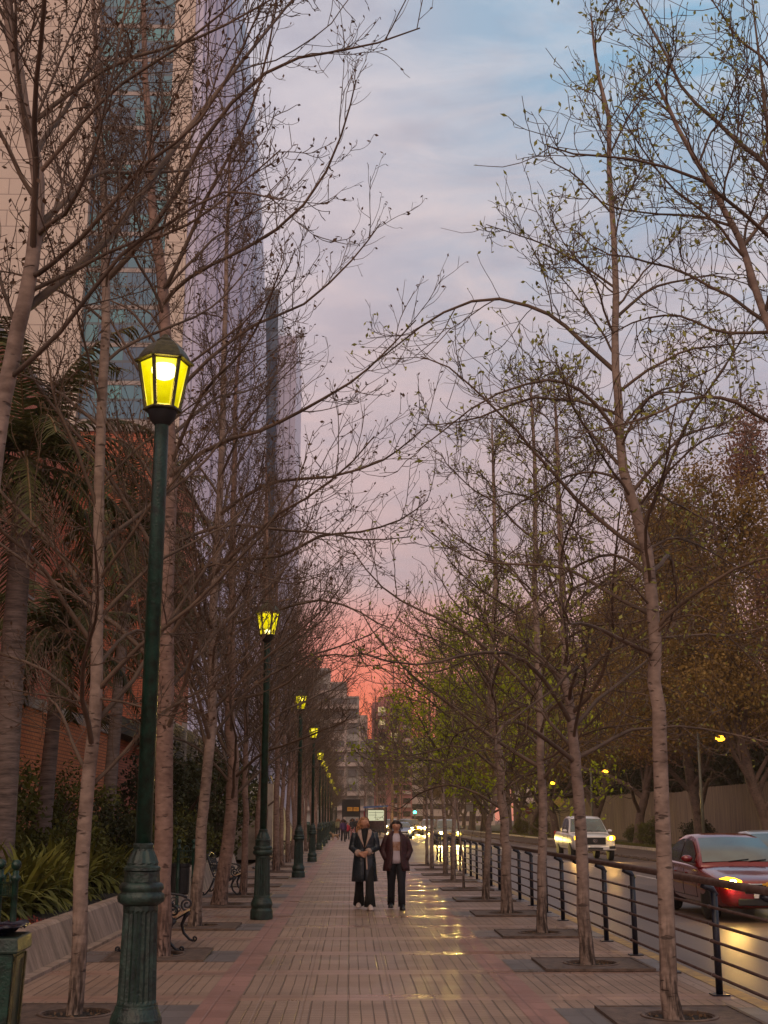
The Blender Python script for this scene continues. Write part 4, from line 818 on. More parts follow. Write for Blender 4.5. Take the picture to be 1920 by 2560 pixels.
# louvred screen
M['louv'] = mat('grey_louvre_metal', (.20, .175, .16), .42, metal=.5, var=.3, scale=2)
lv = empty('louvred_screen', (-6.45, 46, 0), 0, 'tall grey metal louvred ventilation screen beside the brick building', 'screen')
for p in range(5):
    y0 = 3.7*p; b = MB()
    for k in range(44): b.box((0, y0+1.85, .75+.1*k), (.11, 3.3, .02), ry=.6)
    b.build('louvre_panel', M['louv'], lv); MB().b2(-.08, .1, y0-.12, y0+.12, 0, 5.25).build('frame_post', M['coping'], lv)
b = MB(); b.b2(-1.5, -.12, 0, 18.5, 0, 5.1); b.build('housing', M['louv'], lv)
b = MB()
for k in range(7): b.b2(1.0, 1.05, -6, 10, .55+.1*k, .61+.1*k)
b.b2(.9, 1.15, -6, 10, 1.26, 1.36); o = b.build('louvred_low_wall', M['louv']); o.location = (-6.45, 46, 0); tag(o, 'long low horizontal-slat grey barrier in front of the louvred screen', 'barrier')
st = empty('stair_wall', (-3.1, 52, 0), 0, 'pale stair parapet sloping down toward the pavement beyond the hedge', 'wall')
b = MB(); b.v = [(0, 0, 0), (0, 20, 0), (0, 20, .9), (0, 0, 3.0), (-.25, 0, 0), (-.25, 20, 0), (-.25, 20, .9), (-.25, 0, 3.0)]; b.f = [(0, 1, 2, 3), (7, 6, 5, 4), (3, 2, 6, 7), (0, 3, 7, 4), (1, 5, 6, 2)]; b.build('parapet', M['conc2'], st)
MB().tube([(-.12, 0, 3.3), (-.12, 20, 1.2)], .03, 6).build('handrail', M['railm'], st)
b = MB()
for k in range(12): b.b2(-3.0, -.26, 18-1.5*k, 19.5-1.5*k, 0, .18+.2*k)
b.build('steps', M['conc2'], st)

# high-rise tower: beige front, glazed bay, rounded pale end
M['panelb'] = brick_mat('beige_cladding', (.56, .475, .395), (.52, .445, .375), (.22, .17, .15), 'x', 5.2, 1.5, .05, .6, .85)
def glazing(name, c1, c2, c3, fh=3.4, fw=1.4):
    global nt
    m = bpy.data.materials.new(name); m.use_nodes = True; nt = m.node_tree; nt.nodes.clear(); p = N('ShaderNodeBsdfPrincipled'); out = N('ShaderNodeOutputMaterial'); L(p.outputs[0], out.inputs[0])
    g = N('ShaderNodeNewGeometry'); sp = N('ShaderNodeSeparateXYZ'); L(g.outputs['Position'], sp.inputs[0]); s = mth('ADD', sp.outputs[0], sp.outputs[1])
    cb = N('ShaderNodeCombineXYZ'); L(mth('FLOOR', mth('DIVIDE', s, fw*2)), cb.inputs[0]); L(mth('FLOOR', mth('DIVIDE', sp.outputs[2], fh)), cb.inputs[1]); wn = N('ShaderNodeTexWhiteNoise', noise_dimensions='2D'); L(cb.outputs[0], wn.inputs[0])
    c = ramp(wn.outputs[0], [(0, c1), (.55, c2), (1, c3)])
    ml = mth('MAXIMUM', mth('LESS_THAN', mth('PINGPONG', s, fw/2), .035), mth('LESS_THAN', mth('PINGPONG', sp.outputs[2], fh/2), .12))
    c = mixc(mth('MULTIPLY', ml, .75), c, (.05, .06, .08)); L(c, p.inputs['Base Color']); p.inputs['Roughness'].default_value = .14; p.inputs['Specular IOR Level'].default_value = .3; return m
M['glz'] = glazing('teal_blue_glazing', (.035, .08, .17), (.05, .15, .25), (.08, .29, .33), 1.7, 1.1)
def stripes(name, c1, c2, per, wd):
    global nt
    m = bpy.data.materials.new(name); m.use_nodes = True; nt = m.node_tree; nt.nodes.clear(); p = N('ShaderNodeBsdfPrincipled'); out = N('ShaderNodeOutputMaterial'); L(p.outputs[0], out.inputs[0])
    g = N('ShaderNodeNewGeometry'); sp = N('ShaderNodeSeparateXYZ'); L(g.outputs['Position'], sp.inputs[0]); v = mth('LESS_THAN', mth('PINGPONG', sp.outputs[0], per/2), wd); h = mth('LESS_THAN', mth('PINGPONG', sp.outputs[2], 1.7), .05)
    L(mixc(mth('MAXIMUM', v, mth('MULTIPLY', h, .6)), c1, c2), p.inputs['Base Color']); p.inputs['Roughness'].default_value = .3; return m
M['lav'] = stripes('lavender_striped_cladding', (.50, .50, .66), (.24, .24, .36), .9, .07)
TY = 100
tw = empty('high_rise_tower', (0, TY, 0), 0, 'pale beige and blue glass high-rise tower rising out of the top left', 'building')
b = MB(); b.b2(-45, -22.9, 0, 25, 0, 96); b.build('beige_block', M['panelb'], tw)
b = MB(); b.b2(-22.9, -16.1, .8, 25, 0, 96); b.build('glass_bay', M['glz'], tw)
b = MB(); b.b2(-16.1, -14.3, -.4, 25, 0, 96); b.build('pilaster', M['panelb'], tw)
b = MB(); rings = []
for z in np.linspace(0, 96, 33):
    ex_ = max(.6, 6.3-(2.7*((z-30)/47)**2.2 if z > 30 else 0))
    rings.append([(-14.3, 24, z)]+[(-14.3+ex_*math.sin(t), 12-12*math.cos(t), z) for t in np.linspace(0, math.pi, 21)])
b.loft(rings); b.build('rounded_end', M['lav'], tw, False)
b = MB()
for z in np.arange(3, 96, 3.4): b.b2(-22.9, -16.1, .74, .8, z, z+.35)
b.build('floor_bands', M['coping'], tw)
M['darkb'] = glazing('dark_blue_glazing', (.05, .07, .12), (.07, .11, .17), (.14, .18, .25), 3.2, 1.6)
t2 = empty('dark_glass_tower', (-9.0, 172, 0), 0, 'slim dark blue-grey tower just right of the high-rise tower', 'building')
b = MB(); b.b2(-9, -1.9, 0, 20, 0, 77); b.build('glass_walls', M['darkb'], t2); b = MB(); b.b2(-1.9, .8, .6, 20, 0, 70); b.build('pale_side', M['lav'], t2)
b = MB(); b.b2(-6, -3, 4, 12, 76, 79); b.build('roof_plant', M['coping'], t2)
# blocks at the end of the street
M['redb'] = mat('dusky_red_render', (.40, .15, .14), .8, var=.12, scale=.3); M['cream'] = mat('cream_render', (.50, .40, .34), .8, var=.15, scale=.3); M['teal'] = mat('grey_green_render', (.33, .31, .285), .8, var=.2, scale=.3)
M['dimwin'] = mat('dim_window', (.13, .12, .12), .3); M['stone'] = mat('haze_tinted_render', (.40, .32, .285), .85, var=.3, scale=.4); M['litwin'] = emat('lit_window', (1, .72, .35), .9)  # stone colour is lightened toward pink, with distance haze painted into it
rb = empty('red_apartment_block', (5.2, 300, 0), 0, 'dusky red apartment block closing the far end of the street', 'building')
b = MB(); b.b2(0, 9.2, 0, 12, 0, 28.4); b.b2(1.5, 5.6, 1, 9, 28.4, 29.8); b.build('walls', M['redb'], rb)
for k in range(9):
    for x in (1.2, 4.2, 7.0):
        o = MB().b2(x, x+1.9, -.5, -.02, 1.2+3*k+.0, 1.9+3*k).build('balcony', M['cream'], rb); MB().b2(x+.1, x+1.8, -.06, -.01, 2.1+3*k, 3.3+3*k).build('window', M['litwin'] if (k, x) in ((8, 1.2), (6, 4.2), (5, 1.2), (7, 1.2)) else M['glassdk'], rb)
tb = empty('terraced_block', (0, 270, 0), 0, 'grey-green terraced block stepping up left of the red apartment block', 'building')
steps = ((-22, -12, 27), (-12, -4.5, 33), (-4.5, -.8, 30), (-.8, 1.8, 27), (1.8, 3.6, 23), (3.6, 5.0, 18))
for k, (x0, x1, h) in enumerate(steps): MB().b2(x0, x1, .3*(k % 2), 14, 0, h).build('wall', M['teal'] if k % 2 else M['stone'], tb)
WM = {}
def shared(key, mk, m):
    if key not in WM: me = mk().mesh(key[0]); me.materials.append(m); WM[key] = me
    return WM[key]
for x0, x1, h in steps[1:]:
    n_ = max(1, round((x1-x0)/2.6)); q = (x1-x0)/n_
    for k in range(1, int(h/3)):
        for i in range(n_):
            for nm, key, mk, m in (('window', ('window', round(q, 2)), lambda: MB().b2(.3, q-.5, -.04, .28, 1.3, 2.6), M['dimwin']), ('balcony', ('balcony', round(q, 2)), lambda: MB().b2(.15, q-.3, -.9, -.05, .3, 1.15), M['stone'])):
                if nm == 'balcony' and (k+i) % 3 == 0: continue
                o = bpy.data.objects.new(nm, shared(key, mk, m)); COL.objects.link(o); o.parent = tb; o.location = (x0+q*i, 0, 3*k)
for k, (x, y, w_, h) in enumerate([(15, 330, 22, 22), (-40, 300, 30, 24), (45, 340, 40, 18), (-75, 250, 40, 20)]):
    e = empty('distant_building', (x, y, 0), 0, ['plain distant building right of the red block', 'distant building hidden behind the left trees', 'low distant building behind the roadside trees', 'broad distant building far left behind the brick building'][k], 'building'); MB().b2(0, w_, 0, 15, 0, h).build('walls', M['cream'], e)
    b = MB()
    for j in range(int(h/3)): b.b2(.5, w_-.5, -.05, -.01, 3*j+1, 3*j+2.3)
    b.build('window_bands', M['glassdk'], e)

# ------------------------------------------------------------------ vehicles
def lerp(a, b, t): return a+(b-a)*t
def interp(y, tab):
    for (a, *va), (c, *vc) in zip(tab, tab[1:]):
        if y <= c: t = (y-a)/(c-a); return [lerp(p, q, max(0, t)) for p, q in zip(va, vc)]
    return tab[-1][1:]
M['hl_amber'] = emat('amber_headlight', (1, .48, .02), 5); M['hl_core'] = emat('headlight_core', (1, .66, .16), 120); M['hl_white'] = emat('white_headlight', (1, .86, .55), 4); M['hl_yel'] = emat('yellow_headlight', (1, .62, .03), 6); M['hl_strong'] = emat('full_beam_core', (1, .70, .14), 520)
M['tail'] = mat('red_tail_lamp', (.3, .01, .01), .3)
SED = dict(L=4.5, W=.89, zb=.20, wr=.325, wy=(-1.42, 1.22), st=[(-2.25, .30, .58, .60), (-2.2, .24, .66, .72), (-2.0, .20, .74, .83), (-1.6, .19, .81, .875), (-.85, .19, .93, .89), (0, .19, .96, .89), (1.0, .19, .98, .89), (1.7, .2, 1.0, .87), (2.1, .26, .98, .80), (2.25, .34, .86, .68)],
    pr=[(-.98, .90), (-.5, 1.17), (-.02, 1.40), (.35, 1.455), (.8, 1.45), (1.15, 1.38), (1.5, 1.2), (1.85, .97)], wb=.80, wt=.60, belt=.93, hl=(.62, .645, .165, .105))
PIC = dict(L=5.2, W=.95, zb=.42, wr=.39, wy=(-1.62, 1.55), st=[(-2.6, .50, .92, .76), (-2.55, .42, 1.02, .86), (-2.3, .40, 1.08, .93), (-1.2, .40, 1.16, .94), (0, .40, 1.18, .95), (1.0, .40, 1.2, .95), (2.45, .42, 1.22, .94), (2.6, .5, 1.2, .92)],
    pr=[(-1.25, 1.10), (-.85, 1.45), (-.45, 1.76), (0, 1.85), (.6, 1.85), (.95, 1.78), (1.1, 1.18)], wb=.86, wt=.68, belt=1.14, hl=(.70, .93, .17, .11))
SUV = dict(L=4.6, W=.92, zb=.28, wr=.36, wy=(-1.42, 1.3), st=[(-2.3, .36, .80, .72), (-2.25, .30, .90, .82), (-2.0, .27, .98, .88), (-1.0, .27, 1.06, .91), (0, .27, 1.08, .92), (1.6, .27, 1.1, .92), (2.2, .3, 1.08, .88), (2.3, .4, 1.0, .8)],
    pr=[(-1.05, 1.02), (-.6, 1.35), (-.2, 1.62), (.4, 1.70), (1.4, 1.68), (2.0, 1.55), (2.2, 1.08)], wb=.84, wt=.66, belt=1.04, hl=(.62, .78, .15, .08))
def vehicle(name, loc, rz, P, paint, label, hl='hl_white', grp='vehicles coming along the road', detail=True, kind='sedan', beam=0):
    e = empty(name, loc, rz, label, {'sedan': 'car', 'pickup': 'pickup truck', 'suv': 'car'}[kind], grp)
    b = MB(); rings = []
    for y, zb, zt, w_ in P['st']:
        h = [(w_*.80, zb), (w_*.95, zb+.06), (w_, lerp(zb, zt, .38)), (w_*.995, lerp(zb, zt, .62)), (w_*.965, zt-.09), (w_*.89, zt-.015), (w_*.55, zt+.012), (0, zt+.022)]
        rings.append([(x, y, z) for x, z in h]+[(-x, y, z) for x, z in h[-2::-1]])
    b.loft(rings); o = b.build('body', paint, e, True, sub=2)
    if detail:
        cut = MB()
        for y in P['wy']:
            for s in (-1, 1): cut.tube([(s*(P['W']-.26), y, P['wr']+.0), (s*(P['W']+.2), y, P['wr']+.0)], P['wr']+.055, 28)
        c = cut.build('cutter', None); md = o.modifiers.new('b', 'BOOLEAN'); md.object = c; md.solver = 'EXACT'
        o.parent = None; bake(o); o.parent = e; bpy.data.objects.remove(c)
    if detail:
        from mathutils.bvhtree import BVHTree
        bv = BVHTree.FromPolygons([v.co for v in o.data.vertices], [tuple(p.vertices) for p in o.data.polygons])
        def onside(s_, y, z):
            h_ = bv.ray_cast(Vector((s_*3, y, z)), Vector((-s_, 0, 0)))[0]
            return h_ if h_ else Vector((s_*P['W'], y, z))
        zt_ = P['belt']-.04; zl_ = P['zb']+.16
        for s_ in (-1, 1):
            b = MB()
            for y_ in (P['wy'][0]+.52, (P['wy'][0]+P['wy'][1])/2+.12, P['wy'][1]-.42): b.tube([onside(s_, y_, lerp(zl_, zt_, i/6)) for i in range(7)], .007, 5)
            b.tube([onside(s_, lerp(P['wy'][0]+.52, P['wy'][1]-.42, i/8), zl_) for i in range(9)], .008, 5); b.build('door_gap', M['black'], e)
            for y_ in ((P['wy'][0]+P['wy'][1])/2-.02, P['wy'][1]-.55):
                p_ = onside(s_, y_, zt_-.13); MB().box((p_.x+s_*.012, y_, p_.z), (.03, .17, .028)).build('door_handle', paint, e, bevel=.006)
    wz = lambda z: lerp(P['wb'], P['wt'], (z-P['belt'])/(P['pr'][3][1]-P['belt']))
    def prof(y):
        return interp(y, P['pr'])[0]
    b = MB(); rings = []
    for y, z in P['pr']:
        w_ = wz(z); zm = lerp(P['belt']-.04, z, .5) if z > P['belt'] else z-.02; zl = min(P['belt']-.05, z-.03)
        h = [(wz(zl), zl), (wz(zm), zm), (w_+.004, z-.045 if z > P['belt']+.08 else z-.015), (w_-.035, z-.012), (w_*.6, z+.012), (0, z+.02)]
        rings.append([(x, y, q) for x, q in h]+[(-x, y, q) for x, q in h[-2::-1]])
    b.loft(rings); b.build('cabin', paint, e, True, bevel=.0)
    # glass
    p0, p1, p2 = P['pr'][0], P['pr'][1], P['pr'][2]
    def frontpt(u, v):
        y = lerp(p0[0], p2[0], v); z = prof(y); w_ = wz(z)-.05; n = Vector((0, -(p2[1]-p0[1]), (p2[0]-p0[0]))).normalized()*.014
        return Vector((u*w_, y, z+.018*(1-u*u)-.0))+n
    b = MB(); b.patch([[frontpt(-1+2*i/8, .10+.84*j/6) for i in range(9)] for j in range(7)]); b.build('windscreen', M['screen'], e, True)
    ye = P['pr'][-2][0] if kind != 'pickup' else .92
    def side(y0, y1, s):
        g = []
        for j in range(5):
            row = []
            for i in range(7):
                y = lerp(y0, y1, i/6); zt = max(P['belt']+.03, min(prof(y)-.085, P['pr'][3][1]-.09)); z = lerp(P['belt']+.02, zt, j/4); row.append((s*(wz(z)+.009), y, z))
            g.append(row)
        return g
    ym = lerp(p1[0], ye, .52)
    for s in (-1, 1):
        MB().patch(side(p1[0]+.02, ym-.03, s)).build('side_window', M['glassdk'], e, True); MB().patch(side(ym+.03, ye-.02, s)).build('side_window', M['glassdk'], e, True)
    b = MB()
    for a_, c_ in ((-.35, .18), (.15, .62)): b.tube([frontpt(a_, .09)+Vector((0, -.012, .004)), frontpt(c_, .16)+Vector((0, -.012, .004))], .008, 5)
    b.build('wiper', M['black'], e)
    # lamps, grille, plate
    hx_, hz, hw, hh = P['hl']; fy = P['st'][0][0]
    for s in (-1, 1):
        r = []
        for k, (t, sc_) in enumerate(((0, .55), (.35, .95), (.7, 1.0), (1, .6))):
            cx_ = s*(hx_-hw+2*hw*t); yy_ = fy+.02+.20*t*t*(1 if kind != 'pickup' else .5)
            r.append([(cx_, yy_-.045+.03*math.cos(a), hz+.02*t+hh*sc_*math.sin(a)) for a in (0, .8, 1.57, 2.3, 3.14, 4, 4.7, 5.5)])
        o = MB().loft(r).build('headlight', M[hl], e, True)
        MB().ball((s*(hx_-.02), fy-.015, hz+.01), .07 if hl == 'hl_amber' else .085, 10, 8).build('lamp_core', M['hl_strong'] if hl == 'hl_yel' else M['hl_core'], o, True)
        # mirror
        o = MB().ball((s*(P['wb']+.13), p1[0]-.02, P['belt']+.09), .11, 12, 8, (1, .55, .62)).build('mirror', paint, e, True)
        MB().tube([(s*(P['wb']-.03), p1[0]+.02, P['belt']+.02), (s*(P['wb']+.1), p1[0], P['belt']+.05)], .02, 6).build('mirror_arm', M['black'], o)
        MB().ball((s*(P['st'][-1][3]-.08), P['st'][-1][0]-.03, hz+.18), .10, 8, 6, (1, .5, 1)).build('tail_light', M['tail'], e, True)
    top = P['st'][0][2]; w0 = P['st'][0][3]; zb0 = P['st'][0][1]
    if kind == 'pickup':
        b = MB(); b.b2(-.46, .46, fy-.03, fy+.05, .68, .97); b.build('grille', M['black'], e, bevel=.02)
        b = MB()
        for k in range(5): b.b2(-.44, .44, fy-.042, fy-.03, .705+.052*k, .72+.052*k)
        b.build('grille_bars', M['glassdk'], e)
        b = MB(); b.tube([(.085*math.cos(a), fy-.055, .83+.06*math.sin(a)) for a in [i*math.pi/8 for i in range(17)]], .010, 6, False); b.tube([(-.045, fy-.055, .80), (0, fy-.055, .865), (.045, fy-.055, .80)], .008, 6); b.build('emblem', M['chrome'], e)
        b = MB(); b.b2(-.86, .86, fy-.06, fy+.12, .44, .62); b.build('bumper', paint, e, bevel=.04)
        for s in (-1, 1): MB().b2(s*.72-.13, s*.72+.13, fy-.075, fy-.05, .50, .62).build('fog_lamp_recess', M['black'], e, bevel=.015)
        MB().b2(-.32, .32, fy-.075, fy-.055, .47, .55).build('lower_intake', M['black'], e); MB().b2(-.22, .22, fy-.085, fy-.07, .565, .665).build('number_plate', M['plate'], e)
        MB().b2(-.82, .82, 1.2, 2.52, 1.228, 1.236).build('bed_cavity_shade', M['black'], e)  # flat black sheet stands in for the dark inside of the open bed
    else:
        b = MB(); b.b2(-.40, .40, fy-.022, fy+.04, hz-.16, hz-.015); b.build('grille', M['black'], e, bevel=.02)
        b = MB(); b.tube([(-.56, fy-.0, hz+.005), (-.3, fy-.035, hz-.005), (.3, fy-.035, hz-.005), (.56, fy, hz+.005)], .012, 6); b.build('grille_trim', M['chrome'], e)
        if detail:
            b = MB(); y0 = fy-.06; 
            for a, c, d, f in ((-.10, .10, -.018, .018), (-.038, .038, -.036, .036)): b.b2(a, c, y0, y0+.02, hz-.005+d, hz-.005+f); y0 += .003
            b.build('emblem', M['gold'], e)
        b = MB(); b.b2(-.52, .52, fy-.01, fy+.06, zb0-.02, zb0+.10); b.build('lower_intake', M['black'], e, bevel=.02)
        for s in (-1, 1): MB().ball((s*(w0+.02), fy+.10, zb0+.09), .055, 8, 6, (1.3, .6, .8)).build('fog_lamp', M['glassdk'], e, True)
        MB().b2(-.25, .25, fy-.03, fy-.012, zb0+.11, zb0+.22).build('number_plate', M['plate'], e)
    if beam:
        for s in (-1, 1):
            ld = bpy.data.lights.new('headlight_beam', 'SPOT'); ld.energy = beam; ld.color = {'hl_amber': (1, .50, .12)}.get(hl, (1, .68, .16)); ld.spot_size = R(84); ld.spot_blend = .8; ld.shadow_soft_size = .10
            lo_ = bpy.data.objects.new('headlight_beam', ld); COL.objects.link(lo_); lo_.parent = e; lo_.location = (s*hx_, fy-.13, hz); lo_.rotation_euler = (R(84), 0, math.pi)
    for y in P['wy']:
        for s in (-1, 1):
            r = P['wr']; wobj = empty('wheel', (s*(P['W']-.12), y, r)); wobj.parent = e
            b = MB(); b.lathe([(r*.64, -.10), (r*.93, -.105), (r, -.07), (r, .07), (r*.93, .105), (r*.64, .10)], n=28); t = b.build('tyre', M['black'], wobj, True); t.rotation_euler.y = math.pi/2
            b = MB()
            b.lathe([(r*.64, -.07), (r*.64, .085), (r*.58, .09), (r*.56, .04), (.02, .05), (.02, .07)], n=28)
            for k in range(5): a = 2*math.pi*k/5; b.box((r*.33*math.cos(a), r*.33*math.sin(a), .075), (r*.52, .045, .03), rz=a)
            q = b.build('rim', M['rim'], wobj); q.rotation_euler.y = s*math.pi/2
    return e
M['cred'] = mat('dark_red_car_paint', (.17, .003, .008), .2, metal=.1, var=.12, scale=1, coat=1)
M['cwhite'] = mat('white_pickup_paint', (.55, .52, .50), .3, var=.06, coat=.8); M['csil'] = mat('silver_car_paint', (.35, .34, .34), .28, metal=.6, var=.05, coat=.8); M['cgrey'] = mat('grey_green_car_paint', (.12, .12, .08), .3, var=.05, coat=.6); M['cyel'] = mat('yellow_cab_paint', (.35, .22, .02), .35, var=.05); M['cdk'] = mat('dark_car_paint', (.03, .03, .04), .25, coat=.8); M['cblue'] = mat('pale_blue_car_paint', (.25, .32, .5), .3, coat=.6)
vehicle('red_sedan', (7.22, 24.75, RZ), 0, SED, M['cred'], 'dark red sedan with a glowing amber headlight and gold emblem behind the railing', 'hl_amber', beam=42)
vehicle('silver_car', (10.25, 31.2, RZ), 0, SED, M['csil'], 'silver car mostly cut off at the right edge behind the red sedan')
vehicle('white_pickup', (10.40, 57.6, RZ), 0, PIC, M['cwhite'], 'white double-cab pickup with lit amber headlights and a silver round emblem', 'hl_amber', kind='pickup', beam=160)
vehicle('oncoming_car', (6.75, 90.0, RZ), 0, SUV, M['cgrey'], 'grey oncoming car with two bright yellow headlights, nearest beyond the trees', 'hl_yel', kind='suv', beam=3000)
proto = vehicle('distant_car', (7.3, 152, RZ), 0, SUV, M['cyel'], 'yellow cab far off with the brightest headlights under the green signal', 'hl_yel', detail=False, kind='suv', beam=1300)
for x, y, m, lb in ((5.6, 133, 'cdk', 'dark distant car in the kerb lane left of the yellow cab'), (8.6, 141, 'csil', 'silver distant car with white lights right of the yellow cab'), (10.6, 168, 'cdk', 'dark distant car farthest right in the queue of lights'), (5.4, 172, 'csil', 'small distant car behind the far end of the right tree row'), (7.6, 190, 'cwhite', 'small pale distant car behind the yellow cab')):
    c = copy_tree(proto); c.location = (x, y, RZ); c['label'] = lb
    for ch in COL.objects:
        if ch.parent == c and ch.name.split('.')[0] in ('body', 'cabin', 'mirror'): ch.material_slots[0].link = 'OBJECT'; ch.material_slots[0].material = M[m]
        if ch.parent == c and ch.type == 'MESH' and ch.name.startswith('headlight') and m != 'cdk': ch.material_slots[0].link = 'OBJECT'; ch.material_slots[0].material = M['hl_white']

# ------------------------------------------------------------------ people
M['skin'] = mat('skin', (.50, .26, .17), .55, var=.12, scale=12); M['hairb'] = mat('dark_blond_hair', (.42, .20, .09), .45, var=.4, scale=25); M['haird'] = mat('dark_brown_hair', (.035, .016, .011), .4, var=.4, scale=25)
M['coat'] = mat('navy_black_leather', (.010, .018, .026), .30, var=.5, scale=9, bump=.9, bscale=9, rvar=.14, col2=(.020, .030, .042)); M['shear'] = mat('beige_shearling', (.46, .33, .27), .9, var=.15, scale=30, bump=.4)
M['blk'] = mat('black_cloth', (.008, .008, .009), .85, var=.3); M['jean'] = mat('dark_blue_jean', (.006, .007, .013), .8, var=.5, scale=12)
M['mar'] = mat('speckled_maroon_jacket', (.065, .010, .016), .6, var=.4, scale=28, col2=(.006, .004, .005), bump=.4, bscale=30); M['tee'] = mat('pale_tshirt', (.50, .44, .50), .8, var=.08, scale=8, bump=.3, bscale=8); M['print'] = mat('brown_print', (.46, .33, .30), .8, col2=(.24, .11, .05), scale=14, detail=2)
M['shoew'] = mat('white_shoe', (.55, .45, .42), .6, var=.1); M['shoeb'] = mat('black_shoe', (.012, .012, .016), .3); M['eye'] = mat('eye', (.02, .015, .012), .2); M['lip'] = mat('lips', (.28, .07, .06), .5)
def skin_body(name, nodes, edges, m, parent, sub=1):
    me = bpy.data.meshes.new(name); bm = bmesh.new(); sl = bm.verts.layers.skin.verify(); vs = {}
    for i, (k, (p, r)) in enumerate(nodes.items()):
        v = bm.verts.new(p); vs[k] = v; q = v[sl]; q.radius = (r, r) if isinstance(r, (int, float)) else r; q.use_root = (i == 0)
    for a, c in edges: bm.edges.new((vs[a], vs[c]))
    bm.to_mesh(me); bm.free(); o = bpy.data.objects.new(name, me); COL.objects.link(o)
    md = o.modifiers.new('s', 'SKIN'); md.use_smooth_shade = True; md = o.modifiers.new('u', 'SUBSURF'); md.levels = sub; md.render_levels = sub
    bake(o); o.data.materials.clear(); o.data.materials.append(m); o.parent = parent; return o
def ell(cx_, cy_, z, a, c, n=24, g0=0, lean=0):
    """ring; g0 = half opening angle at the front (-Y)"""
    if g0 <= 0: return [(cx_+a*math.sin(2*math.pi*k/n), cy_-c*math.cos(2*math.pi*k/n), z) for k in range(n)]
    return [(cx_+a*math.sin(g0+(2*math.pi-2*g0)*k/(n-1)), cy_-c*math.cos(g0+(2*math.pi-2*g0)*k/(n-1)), z) for k in range(n)]
